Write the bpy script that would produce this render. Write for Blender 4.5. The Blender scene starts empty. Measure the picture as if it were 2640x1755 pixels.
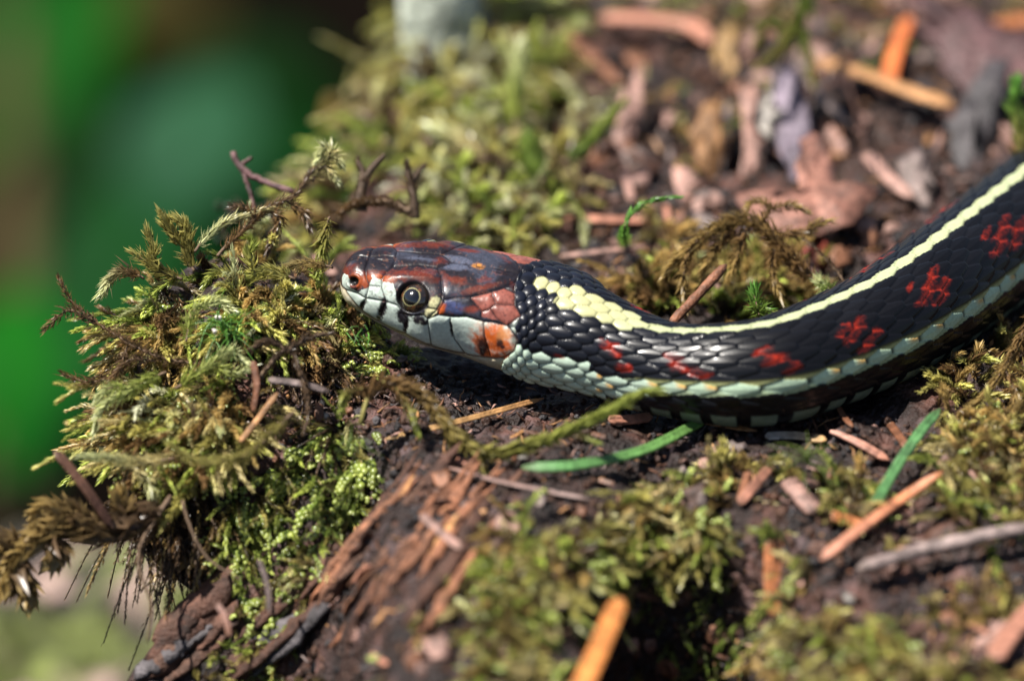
import bpy, math, random
import numpy as np
# =====================================================================
# CAMERA, SKY, SUN, EXPOSURE      (all modelling below is in centimetres, S turns it into metres)
# =====================================================================
S = 0.01
TILT = math.radians(26.0)
DIST = 80.0                     # camera to focus plane, cm
FRAME = 12.6                    # width of the frame in the focus plane, cm
SENSOR = 23.5
LENS = DIST * SENSOR / FRAME    # mm
APERTURE = 2.45                  # cm
FOCUS = np.array([0.0, 0.0, 0.6])
PX = FRAME / 2640.0             # cm per photo pixel in the focus plane
CE, SE = math.cos(TILT), math.sin(TILT)
DIRV = np.array([0.0, CE, -SE]); UPV = np.array([0.0, SE, CE]); RIGHT = np.array([1.0, 0, 0])
CAM = FOCUS - DIRV * DIST

scene = bpy.context.scene
col = scene.collection
cd = bpy.data.cameras.new('camera'); cam = bpy.data.objects.new('camera', cd); col.objects.link(cam)
cam.location = CAM * S
cam.rotation_euler = (math.pi/2 - TILT, 0, 0)
cd.sensor_width = SENSOR; cd.lens = LENS
cd.clip_start = 0.01; cd.clip_end = 200
cd.dof.use_dof = True; cd.dof.focus_distance = DIST * S
cd.dof.aperture_fstop = LENS / (APERTURE * 10)
scene.camera = cam

SUN_DIR = np.array([-0.47, -0.08, 0.88]); SUN_DIR /= np.linalg.norm(SUN_DIR)
sun_el = math.asin(SUN_DIR[2]); sun_az = math.atan2(SUN_DIR[0], SUN_DIR[1])
w = bpy.data.worlds.new('World'); scene.world = w; w.use_nodes = True
nt = w.node_tree
sky = nt.nodes.new('ShaderNodeTexSky'); sky.sky_type = 'NISHITA'; sky.sun_disc = False
sky.sun_elevation = sun_el; sky.sun_rotation = sun_az
bg = nt.nodes['Background']; bg.inputs['Strength'].default_value = 0.05
nt.links.new(sky.outputs['Color'], bg.inputs['Color'])
sl = bpy.data.lights.new('sun', 'SUN'); sl.energy = 5.0; sl.angle = math.radians(0.5); sl.color = (1, .95, .87)
so = bpy.data.objects.new('sun', sl); col.objects.link(so)
from mathutils import Vector
so.rotation_euler = Vector(SUN_DIR).to_track_quat('Z', 'Y').to_euler()
so.location = (-.4, -.2, 1.0)
vs = scene.view_settings
vs.view_transform = 'Standard'; vs.look = 'None'; vs.gamma = 1; vs.use_curve_mapping = False
vs.exposure = 1.25
scene.cycles.use_denoising = True
scene.cycles.max_bounces = 8
scene.cycles.sample_clamp_indirect = 4

# =====================================================================
# HELPERS
# =====================================================================
rng = np.random.default_rng(7)
random.seed(7)

def lin(r, g, b, k=1.0):
    c = np.array([r, g, b], float)/255
    return np.where(c <= .04045, c/12.92, ((c+.055)/1.055)**2.4) * k

def W(u, v, t=0.0):
    """photo pixel at depth t (cm) behind the focus plane"""
    f = (DIST + t)/DIST
    return FOCUS + DIRV*t + RIGHT*((u-1320)*PX*f) + UPV*((877.5-v)*PX*f)

def project(P):
    d = np.asarray(P) - CAM
    z = d @ DIRV
    return 1320 + (d @ RIGHT)/z*DIST/PX, 877.5 - (d @ UPV)/z*DIST/PX

def on_plane(u, v, z):
    r = W(u, v) - CAM
    return CAM + r * ((z - CAM[2])/r[2])

def _hash(ix, iy, iz, seed):
    h = (ix*374761393 + iy*668265263 + iz*2147483647 + seed*974634777) & 0xFFFFFFFF
    h = ((h ^ (h >> 13)) * 1274126177) & 0xFFFFFFFF
    h = ((h ^ (h >> 16)) * 2246822519) & 0xFFFFFFFF
    return ((h ^ (h >> 15)) & 0xFFFFFF) / float(0xFFFFFF)

def vn(x, y, z=0.0, seed=0):
    x, y, z = np.broadcast_arrays(np.asarray(x, float), np.asarray(y, float), np.asarray(z, float))
    fx, fy, fz = np.floor(x), np.floor(y), np.floor(z)
    ix, iy, iz = fx.astype(np.int64), fy.astype(np.int64), fz.astype(np.int64)
    a, b, c = x-fx, y-fy, z-fz
    a, b, c = a*a*(3-2*a), b*b*(3-2*b), c*c*(3-2*c)
    r = 0
    for dx in (0, 1):
        for dy in (0, 1):
            for dz in (0, 1):
                wgt = (a if dx else 1-a)*(b if dy else 1-b)*(c if dz else 1-c)
                r = r + wgt*_hash(ix+dx, iy+dy, iz+dz, seed)
    return r*2-1

def fbm(x, y, z=0.0, oct=4, seed=0):
    r, a, f = 0, 1, 1
    for i in range(oct):
        r = r + a*vn(np.asarray(x)*f, np.asarray(y)*f, np.asarray(z)*f, seed+i*17); a *= .5; f *= 2.03
    return r

def sm(a, b, x):
    t = np.clip((np.asarray(x, float)-a)/(b-a), 0, 1); return t*t*(3-2*t)

def softplus(x, k=.3):
    return k*np.logaddexp(0, np.asarray(x, float)/k)

def norm(v):
    return v/np.maximum(np.linalg.norm(v, axis=-1, keepdims=True), 1e-9)

def mesh_data(name, V, F, C=None, smooth=True):
    """V (n,3) in cm, F list of int arrays (m,3)/(m,4)"""
    me = bpy.data.meshes.new(name)
    V = np.asarray(V, np.float32)*S
    me.vertices.add(len(V)); me.vertices.foreach_set('co', V.ravel())
    if isinstance(F, np.ndarray): F = [F]
    F = [np.asarray(f) for f in F if len(f)]
    idx = np.concatenate([f.ravel() for f in F]).astype(np.int32)
    tot = np.concatenate([np.full(len(f), f.shape[1]) for f in F])
    start = np.concatenate([[0], np.cumsum(tot)[:-1]]).astype(np.int32)
    me.loops.add(len(idx)); me.polygons.add(len(tot))
    me.polygons.foreach_set('loop_start', start)
    me.loops.foreach_set('vertex_index', idx)
    if smooth: me.polygons.foreach_set('use_smooth', np.ones(len(tot), bool))
    me.update(calc_edges=True); me.validate()
    if C is not None:
        ca = me.color_attributes.new('Col', 'FLOAT_COLOR', 'POINT')
        cc = np.ones((len(V), 4), np.float32); cc[:, :3] = C
        ca.data.foreach_set('color', cc.ravel())
    return me

def link(name, me, mat=None, parent=None, loc=(0, 0, 0), label=None, cat=None, group=None, kind=None):
    o = bpy.data.objects.new(name, me); col.objects.link(o)
    if me is not None and mat is not None and not me.materials: me.materials.append(mat)
    if parent is not None: o.parent = parent
    o.location = np.asarray(loc, float)*S
    if label: o['label'] = label
    if cat: o['category'] = cat
    if group: o['group'] = group
    if kind: o['kind'] = kind
    return o

class MB:
    """collects triangles/quads with vertex colours"""
    def __init__(s): s.V, s.T, s.Q, s.C, s.n = [], [], [], [], 0
    def add(s, V, T=None, Q=None, C=(1, 1, 1)):
        V = np.asarray(V, float).reshape(-1, 3)
        s.V.append(V)
        if T is not None and len(T): s.T.append(np.asarray(T)+s.n)
        if Q is not None and len(Q): s.Q.append(np.asarray(Q)+s.n)
        C = np.asarray(C, float)
        s.C.append(np.broadcast_to(C, (len(V), 3)) if C.ndim == 1 else C)
        s.n += len(V)
    def data(s, name, origin=(0, 0, 0), smooth=True):
        F = []
        if s.T: F.append(np.concatenate(s.T))
        if s.Q: F.append(np.concatenate(s.Q))
        return mesh_data(name, np.concatenate(s.V)-np.asarray(origin), F, np.concatenate(s.C), smooth)
    def build(s, name, mat, parent=None, origin=(0, 0, 0), smooth=True, **kw):
        loc = (0, 0, 0) if parent is not None else origin
        return link(name, s.data(name, origin, smooth), mat, parent, loc, **kw)

def tube(mb, path, rad, sides=8, C=(1, 1, 1), flat=1.0, up=(0, 0, 1), cap=True, groove=0.):
    path = np.asarray(path, float); K = len(path)
    rad = np.broadcast_to(np.asarray(rad, float), (K,))
    T = norm(np.gradient(path, axis=0))
    up = np.asarray(up, float)
    N = norm(np.cross(T, up) + 1e-6); B = norm(np.cross(N, T))
    a = np.arange(sides)/sides*2*math.pi
    ring = (np.cos(a)[None, :, None]*N[:, None] + np.sin(a)[None, :, None]*B[:, None]*(flat*(1-groove*np.exp(-((a-math.pi/2)/.42)**2))[None, :, None]))*rad[:, None, None]
    V = (path[:, None]+ring).reshape(-1, 3)
    i = np.arange(K-1)[:, None]*sides; j = np.arange(sides)[None]
    Q = np.stack([i+j, i+(j+1) % sides, i+sides+(j+1) % sides, i+sides+j], -1).reshape(-1, 4)
    C = np.asarray(C, float)
    Cv = np.broadcast_to(C, (len(V), 3)) if C.ndim == 1 else np.repeat(C, sides, 0)
    T3 = []
    if cap:
        T3 = [[0, k+1, k] for k in range(1, sides-1)] + [[(K-1)*sides, (K-1)*sides+k, (K-1)*sides+k+1] for k in range(1, sides-1)]
    mb.add(V, T3, Q, Cv)

def resample(P, n):
    P = np.asarray(P, float)
    if len(P) > 2:
        # Catmull-Rom
        Q = np.vstack([2*P[0]-P[1], P, 2*P[-1]-P[-2]]); out = []
        for i in range(len(P)-1):
            p0, p1, p2, p3 = Q[i:i+4]
            t = np.linspace(0, 1, 12, endpoint=False)[:, None]
            out.append(.5*((2*p1)+(-p0+p2)*t+(2*p0-5*p1+4*p2-p3)*t**2+(-p0+3*p1-3*p2+p3)*t**3))
        P = np.vstack(out+[P[-1:]])
    d = np.concatenate([[0], np.cumsum(np.linalg.norm(np.diff(P, axis=0), axis=1))])
    s = np.linspace(0, d[-1], n)
    return np.stack([np.interp(s, d, P[:, k]) for k in range(3)], 1)

# ------------------------------------------------------------ materials
def material(name, rough=.5, spec=.4, coat=0., attr=True, base=(.5, .5, .5), transl=0., noise=None, bump=None, grain=None):
    """noise=(scale per m, amount)  bump=(scale, strength, distance m)"""
    m = bpy.data.materials.new(name); m.use_nodes = True
    n = m.node_tree.nodes; l = m.node_tree.links
    p = n['Principled BSDF']; out = n['Material Output']
    p.inputs['Roughness'].default_value = rough
    p.inputs['Specular IOR Level'].default_value = spec
    p.inputs['Coat Weight'].default_value = coat; p.inputs['Coat Roughness'].default_value = .12
    if attr:
        a = n.new('ShaderNodeVertexColor'); a.layer_name = 'Col'; c = a.outputs['Color']
    else:
        a = n.new('ShaderNodeRGB'); a.outputs[0].default_value = (*base, 1); c = a.outputs[0]
    geo = n.new('ShaderNodeNewGeometry')
    if noise:
        nz = n.new('ShaderNodeTexNoise'); nz.inputs['Scale'].default_value = noise[0]; nz.inputs['Detail'].default_value = 5
        l.new(geo.outputs['Position'], nz.inputs['Vector'])
        mr = n.new('ShaderNodeMapRange'); mr.inputs[1].default_value = .3; mr.inputs[2].default_value = .7
        mr.inputs[3].default_value = 1-noise[1]; mr.inputs[4].default_value = 1+noise[1]
        l.new(nz.outputs['Fac'], mr.inputs[0])
        mx = n.new('ShaderNodeVectorMath'); mx.operation = 'SCALE'
        l.new(c, mx.inputs[0]); l.new(mr.outputs[0], mx.inputs['Scale']); c = mx.outputs[0]
    l.new(c, p.inputs['Base Color'])
    if bump:
        nb = n.new('ShaderNodeTexNoise'); nb.inputs['Scale'].default_value = bump[0]; nb.inputs['Detail'].default_value = 6
        l.new(geo.outputs['Position'], nb.inputs['Vector'])
        b = n.new('ShaderNodeBump'); b.inputs['Strength'].default_value = bump[1]; b.inputs['Distance'].default_value = bump[2]
        l.new(nb.outputs['Fac'], b.inputs['Height']); l.new(b.outputs['Normal'], p.inputs['Normal'])
    if transl:
        t = n.new('ShaderNodeBsdfTranslucent'); l.new(c, t.inputs['Color'])
        mix = n.new('ShaderNodeMixShader'); mix.inputs[0].default_value = transl
        l.new(p.outputs[0], mix.inputs[1]); l.new(t.outputs[0], mix.inputs[2]); l.new(mix.outputs[0], out.inputs['Surface'])
    return m

M_SNAKE = material('snake_scales', .33, .17, .09, noise=(2600, .12), bump=(5000, .12, .00008))
M_EYE = material('snake_eye', .12, .5, .8)
M_MOSS = material('moss_leaf', .32, .55, transl=.46, noise=(700, .18))
M_BEAD = material('scale_moss_leaf', .26, .6, transl=.22, noise=(700, .2))
M_STEM = material('moss_stem', .65, .3, noise=(1500, .3), bump=(4000, .5, .0003))
M_LITTER = material('dry_litter', .55, .35, noise=(800, .6), bump=(2600, .55, .0004), transl=.06)
M_NEEDLE = material('conifer_needle', .45, .4, noise=(900, .34), bump=(2200, .5, .0003), transl=.12)
M_WOOD = material('rotten_wood', .7, .3, noise=(700, .5), bump=(1800, .8, .0006))
M_SOIL = material('dark_soil', .5, .28, noise=(520, .6), bump=(1500, 1., .0009))
M_LEAF = material('broad_leaf', .6, .04, transl=.3, noise=(25, .25), bump=(60, .2, .002))
M_BARKBG = material('tree_bark', .8, .2, noise=(40, .4), bump=(60, .8, .01))
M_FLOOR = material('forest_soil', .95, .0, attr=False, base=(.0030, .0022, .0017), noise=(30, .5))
M_LICHEN = material('pale_lichen', .8, .2, noise=(160, .5), bump=(300, 1., .002))

# =====================================================================
# SNAKE: centre line and cross sections (read from the photograph's outline, sizes in cm)
# =====================================================================
#        u     top  bottom dorsal   z    roll
HEAD = [(925, 643, 787, 664, 1.24, 12), (950, 631, 810, 663, 1.22, 12), (1000, 624, 836, 666, 1.19, 12),
        (1050, 617, 862, 666, 1.15, 12), (1100, 610, 885, 669, 1.12, 12), (1150, 615, 901, 674, 1.08, 12),
        (1200, 634, 916, 682, 1.03, 12), (1250, 640, 930, 690, .99, 12), (1300, 650, 950, 702, .95, 12),
        (1350, 662, 966, 718, .90, 13), (1400, 675, 985, 733, .85, 14), (1450, 695, 1005, 748, .80, 16)]
#        u     v    r px   z   roll
BODY = [(1500, 876, 136, .76, 17), (1571, 901, 127, .69, 14), (1635, 928, 120, .64, 12), (1700, 949, 117, .60, 7),
        (1780, 963, 122, .58, 2), (1900, 968, 132, .62, 0), (2000, 957, 138, .65, 0), (2142, 905, 142, .68, 0),
        (2263, 852, 146, .72, 0), (2385, 775, 154, .75, 0), (2530, 664, 156, .76, 0), (2640, 580, 157, .76, 0),
        (2800, 455, 157, .76, 0), (3000, 310, 157, .76, 0), (3300, 130, 157, .76, 0), (3700, 10, 155, .76, 0), (4200, -40, 150, .76, 0)]

def fit_section(half, M, e, n):
    """superellipse half width a and heights bt, bb from the projected extents"""
    ph = np.linspace(0, math.pi/2, 60)
    sx, cx = np.sin(ph)**(2/n), np.cos(ph)**(2/n)
    bt = M/math.cos(e)
    lo, hi = .1*half, 4*half
    for _ in range(40):
        a = (lo+hi)/2
        if (a*sx*math.sin(e)+bt*cx*math.cos(e)).max() > half: hi = a
        else: lo = a
    lo, hi = .02*half, 3*half
    for _ in range(40):
        bb = (lo+hi)/2
        if (a*sx*math.sin(e)+bb*cx*math.cos(e)).max() > half: hi = bb
        else: lo = bb
    return a, bt, bb

st = []
for i, (u, vt, vb, vm, z, roll) in enumerate(HEAD):
    vc = (vt+vb)/2; half = (vb-vt)/2*math.cos(math.radians(14)); nn = 2.55 if u < 1300 else 2.55-(u-1300)/150*.5
    a, bt, bb = fit_section(half, (vc-vm), TILT+math.radians(roll), nn)
    a = min(a, half*1.22)
    st.append((on_plane(u, vc, z), a*PX, bt*PX, bb*PX, nn, roll, u))
for (u, v, r, z, roll) in BODY:
    p = on_plane(u, v, z); f = np.dot(p-CAM, DIRV)/DIST
    st.append((p, r*PX*f, r*PX*f, r*PX*f, 2.05, roll, u))
tip = W(882, 702, .15)
ctrl = np.array([tip]+[s_[0] for s_ in st])
prm = np.array([(st[0][1], st[0][2], st[0][3], st[0][4], st[0][5], 882)]+[s_[1:] for s_ in st], float)
cs = np.concatenate([[0], np.cumsum(np.linalg.norm(np.diff(ctrl, axis=0), axis=1))])
TIPLEN = cs[1]
LEN = cs[-1]
fine = np.arange(0, LEN, .01)
def gsm(arr, sig):
    k = int(3*sig/.01); g = np.exp(-.5*(np.arange(-k, k+1)*.01/sig)**2); g /= g.sum()
    ap = np.concatenate([2*arr[:1]-arr[1:k+1][::-1], arr, 2*arr[-1:]-arr[-k-1:-1][::-1]])
    return np.stack([np.convolve(ap[:, j], g, 'valid') for j in range(arr.shape[1])], 1)
path_f = gsm(np.stack([np.interp(fine, cs, ctrl[:, k]) for k in range(3)], 1), .16)
prm_f = gsm(np.stack([np.interp(fine, cs, prm[:, k]) for k in range(6)], 1), .10)
def path_at(s): return np.stack([np.interp(s, fine, path_f[:, k]) for k in range(3)], 1)
def prm_at(s): return np.stack([np.interp(s, fine, prm_f[:, k]) for k in range(6)], 1)
SN_XY = path_f[::8, :2]; SN_Z = path_f[::8, 2]; SN_R = prm_f[::8, 0]; SN_B = prm_f[::8, 2]; SN_U = prm_f[::8, 5]

def snake_dist(x, y):
    """distance to the snake's centre line in plan, with centre height and radii there"""
    x, y = np.asarray(x, float).ravel(), np.asarray(y, float).ravel()
    if len(x) < 3000:
        q = (x[:, None]-SN_XY[None, :, 0])**2+(y[:, None]-SN_XY[None, :, 1])**2
        bi = q.argmin(1); return np.sqrt(q[np.arange(len(x)), bi]), SN_Z[bi], SN_R[bi], SN_B[bi]
    best = np.full(len(x), 1e9); bi = np.zeros(len(x), int)
    for i in range(len(SN_XY)):
        d = (x-SN_XY[i, 0])**2+(y-SN_XY[i, 1])**2
        m_ = d < best; best[m_] = d[m_]; bi[m_] = i
    return np.sqrt(best), SN_Z[bi], SN_R[bi], SN_B[bi]

# =====================================================================
# GROUND: top of an old mossy log, its left edge falling away
# =====================================================================
def edge_x(y):
    y = np.asarray(y, float)
    e = np.interp(y, [-9, -5, -3.1, -2.5, -2.0, -1.7, -1.4, 0, 1, 2.5, 4, 6, 9, 14, 18],
                     [-7.2, -6.4, -5.1, -4.3, -3.5, -4.1, -4.7, -4.8, -4.6, -3.8, -2.6, -2.1, -1.5, -.9, -.6])
    return e + .12*fbm(y*1.3, y*0+3.1, oct=3, seed=5)

def cliff(x, y): return np.minimum(14, 7.5*softplus(edge_x(y)-np.asarray(x, float), .12))
HOLLOWS = []
def H0(x, y):
    x, y = np.asarray(x, float), np.asarray(y, float)
    h = .17*fbm(x*.45, y*.45, oct=2, seed=1) + .10*fbm(x*1.7, y*1.7, oct=3, seed=2)
    h = h + 1.0*np.exp(-((x+3.5)/1.35)**2-((y-1.1)/1.7)**2)
    h = h - sm(-1.2, -3.0, x)*softplus(-(y+.9), .35)*1.15
    h = h - .30*softplus(-(y+3.0), .5)
    h = h + .05*softplus(y-2.5, .5)
    for (cx, cy, rx, ry, d) in HOLLOWS:
        h = h - d*np.exp(-(((x-cx)/rx)**2+((y-cy)/ry)**2)**(3. if d > 2 else 1.4))
    h = h - cliff(x, y)
    return h
_hl = []
for (u, v, rx, ry, d) in [(1775, 1585, 1.12, 1.4, 3.6), (1650, 1400, .40, .45, .9), (930, 1290, .5, .5, .7), (2200, 1010, .5, .5, .3), (2120, 410, .5, .6, .5), (1880, 400, .5, .5, .5)]:
    z_ = 0.
    for _ in range(8): p = on_plane(u, v, z_); z_ = float(H0(p[0], p[1]))
    _hl.append((p[0], p[1], rx, ry, d))
HOLLOWS += _hl
def in_hollow(p): return ((p[0]-HOLLOWS[0][0])/HOLLOWS[0][2])**2+((p[1]-HOLLOWS[0][1])/HOLLOWS[0][3])**2 < 1.1
def H(x, y):
    x = np.asarray(x, float); y = np.asarray(y, float); sh = np.broadcast(x, y).shape
    x, y = np.broadcast_to(x, sh), np.broadcast_to(y, sh)
    h = H0(x, y).ravel()
    d, zc, r, b = snake_dist(x, y)
    lim = zc - b*np.sqrt(np.maximum(1-(d/r)**2, 0))*.97
    lim = np.where(d < r*.98, lim, 1e9)
    return np.minimum(h, lim).reshape(sh)

gx = np.arange(-7.6, 14.5, .07); gy = np.arange(-9.5, 19, .07)
GX, GY = np.meshgrid(gx, gy)
GH = H(GX, GY)
def gh(x, y):
    """bilinear ground height"""
    i = np.clip((np.asarray(x, float)-gx[0])/.07, 0, len(gx)-1.001); j = np.clip((np.asarray(y, float)-gy[0])/.07, 0, len(gy)-1.001)
    i0, j0 = i.astype(int), j.astype(int); a, b = i-i0, j-j0
    return GH[j0, i0]*(1-a)*(1-b)+GH[j0, i0+1]*a*(1-b)+GH[j0+1, i0]*(1-a)*b+GH[j0+1, i0+1]*a*b
def gn(x, y):
    e = .15
    dx = (gh(x+e, y)-gh(x-e, y))/(2*e); dy = (gh(x, y+e)-gh(x, y-e))/(2*e)
    return norm(np.stack([-dx, -dy, np.ones_like(dx)], -1))
def gp(u, v, dz=0.0):
    """where the ray through a photo pixel meets the log surface"""
    r = norm(W(u, v)-CAM)
    t = np.linspace(62, 115, 160)
    P = CAM+r*t[:, None]
    below = P[:, 2] < gh(P[:, 0], P[:, 1])+dz
    if not below.any(): return P[int(np.argmin(abs(P[:, 2])))].copy()
    k = int(np.argmax(below))
    t = np.linspace(t[max(k-1, 0)], t[k], 14); P = CAM+r*t[:, None]
    below = P[:, 2] < gh(P[:, 0], P[:, 1])+dz
    return P[int(np.argmax(below)) if below.any() else -1].copy()

def build_ground():
    n = fbm(GX*7, GY*7, oct=3, seed=9)
    z = GH + .05*n + .03*vn(GX*15, GY*15, seed=31)
    d, zc, r, b = snake_dist(GX, GY)
    z = np.where((d < r*.9).reshape(GX.shape), np.minimum(z, GH), z)
    und = np.minimum(6, 1.25*np.maximum(0, cliff(GX, GY)-.7))*(1+.35*fbm(GX*1.6, GY*1.6, z*1.6, 3, 71))      # the log end is undercut
    V = np.stack([GX+und, GY, z], -1).reshape(-1, 3)
    ny, nx = GX.shape
    i = np.arange(ny-1)[:, None]*nx; j = np.arange(nx-1)[None]
    Q = np.stack([i+j, i+j+1, i+nx+j+1, i+nx+j], -1).reshape(-1, 4)
    a = fbm(GX*1.3, GY*1.3, oct=4, seed=12).ravel()[:, None]; b = fbm(GX*5, GY*5, oct=2, seed=13).ravel()[:, None]
    dark = np.array([.016, .0095, .008]); red = np.array([.085, .038, .028]); grey = np.array([.085, .056, .056])
    C = dark + (red-dark)*sm(-.2, .9, a) + (grey-dark)*sm(.2, 1., b)*.7
    me = mesh_data('ground', V, Q, C)
    link('ground', me, M_SOIL, label='dark crumbly soil on top of the old log', kind='structure')
build_ground()

# far forest floor and the lower mossy bank behind the log's end
def floor_sheet():
    xs = np.concatenate([np.linspace(-2500, -220, 20), np.linspace(-200, 200, 90), np.linspace(220, 2500, 20)])
    ys = np.concatenate([np.linspace(-1500, -130, 12), np.linspace(-120, 320, 90), np.linspace(350, 4000, 20)])
    X, Y = np.meshgrid(xs, ys)
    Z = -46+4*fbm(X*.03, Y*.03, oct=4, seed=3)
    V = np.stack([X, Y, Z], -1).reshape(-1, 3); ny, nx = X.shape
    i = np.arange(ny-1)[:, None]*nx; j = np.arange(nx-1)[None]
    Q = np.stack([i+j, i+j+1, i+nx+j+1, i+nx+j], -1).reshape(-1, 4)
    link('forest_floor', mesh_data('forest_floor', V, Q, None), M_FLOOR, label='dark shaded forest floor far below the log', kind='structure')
floor_sheet()

def lower_bank():
    xs = np.linspace(-16, 2, 150); ys = np.linspace(4.0, 19.0, 130)
    X, Y = np.meshgrid(xs, ys)
    Z = -9.2+.7*fbm(X*.4, Y*.4, oct=4, seed=21)+.25*fbm(X*1.6, Y*1.6, oct=3, seed=22)
    Z = Z-4.5*softplus(Y-15.0-.9*vn(X*.5, X*0, seed=4), .3)-3*softplus(-(X+12.5), .4)
    a = fbm(X*.55, Y*.55, oct=3, seed=26).ravel()[:, None]; b = fbm(X*.8, Y*.8, oct=3, seed=27).ravel()[:, None]
    base = np.array([.016, .012, .010]); pink = np.array([.27, .19, .16]); moss = np.array([.10, .12, .03])
    C = base+(pink-base)*sm(-.1, .5, b)*.9; C = C+(moss-C)*sm(.05, .5, a)
    V = np.stack([X, Y, Z], -1).reshape(-1, 3); ny, nx = X.shape
    i = np.arange(ny-1)[:, None]*nx; j = np.arange(nx-1)[None]
    Q = np.stack([i+j, i+j+1, i+nx+j+1, i+nx+j], -1).reshape(-1, 4)
    link('mossy_bank', mesh_data('mossy_bank', V, Q, C), M_SOIL, label='lower bank of moss and pale litter beyond the log end', kind='structure')
lower_bank()

# =====================================================================
# SNAKE: one continuous body with scales in relief, two eyes
# =====================================================================
def zoom(pts):          # outline points read off the enlarged head
    return np.array([(840+x/3.564, 560+y/3.564) for x, y in pts])
SEAMS = [zoom(p) for p in [
    [(200, 400), (290, 375), (400, 372), (520, 398), (640, 392)],                       # snout midline
    [(430, 290), (395, 372), (366, 470), (372, 560), (395, 625), (368, 735)],           # internasal / nasal
    [(710, 235), (645, 330), (615, 455)], [(615, 455), (850, 440), (1022, 465)],        # frontal
    [(1022, 465), (1100, 440), (1168, 415)],
    [(615, 455), (555, 505), (515, 570), (512, 650), (548, 772)],
    [(1022, 465), (1058, 540), (1064, 610), (1075, 700), (1050, 800), (1010, 865), (932, 932)],
    [(940, 835), (1030, 850)], [(400, 628), (512, 640)],
    [(1168, 415), (1350, 437), (1560, 500), (1760, 560)],                               # parietal midline
    [(1075, 700), (1090, 760), (1200, 737), (1330, 737), (1500, 690), (1640, 645), (1735, 600), (1765, 560)],
    [(1115, 322), (1168, 415)], [(1090, 765), (1040, 850), (1030, 900)],
    [(1330, 740), (1430, 860), (1425, 915)], [(1530, 690), (1562, 800), (1485, 855), (1430, 868)],
    [(1640, 650), (1742, 700), (1735, 800)], [(1562, 800), (1735, 808), (1790, 905), (1665, 1000)],
    [(1510, 840), (1570, 930), (1665, 1000)], [(1425, 915), (1440, 955)],
    [(165, 665), (270, 690), (360, 742), (550, 775), (660, 812), (705, 885), (770, 905), (900, 900), (935, 935), (1030, 898),
     (1160, 915), (1290, 915), (1440, 957), (1560, 965), (1665, 1000), (1730, 1010)],   # top of the lip scales
    [(368, 742), (315, 850)], [(555, 775), (480, 955)], [(690, 880), (750, 940), (725, 1065)], [(935, 935), (950, 1060), (970, 1185)],
    [(1145, 930), (1140, 980), (1180, 1120), (1280, 1258)], [(1445, 957), (1460, 1100), (1510, 1270)],
    [(1690, 1010), (1765, 1130), (1735, 1225), (1600, 1300)]]]
MOUTH = zoom([(120, 600), (185, 690), (315, 850), (480, 957), (740, 1080), (970, 1187), (1290, 1262), (1500, 1292), (1620, 1300)])
HEAD_END = zoom([(1700, 250), (1790, 430), (1760, 560), (1740, 640), (1745, 800), (1795, 910), (1740, 1010), (1775, 1130), (1740, 1230), (1640, 1310), (1560, 1700)])

def seg_dist(u, v, poly):
    d = np.full(u.shape, 1e9)
    for (x0, y0), (x1, y1) in zip(poly[:-1], poly[1:]):
        ex, ey = x1-x0, y1-y0; t = np.clip(((u-x0)*ex+(v-y0)*ey)/(ex*ex+ey*ey), 0, 1)
        d = np.minimum(d, np.hypot(u-x0-t*ex, v-y0-t*ey))
    return d
def inside(u, v, poly):
    r = np.zeros(u.shape, bool); n = len(poly)
    for i in range(n):
        x0, y0 = poly[i]; x1, y1 = poly[(i+1) % n]
        c = ((y0 > v) != (y1 > v)) & (u < (x1-x0)*(v-y0)/((y1-y0)+1e-12)+x0)
        r ^= c
    return r

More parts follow.
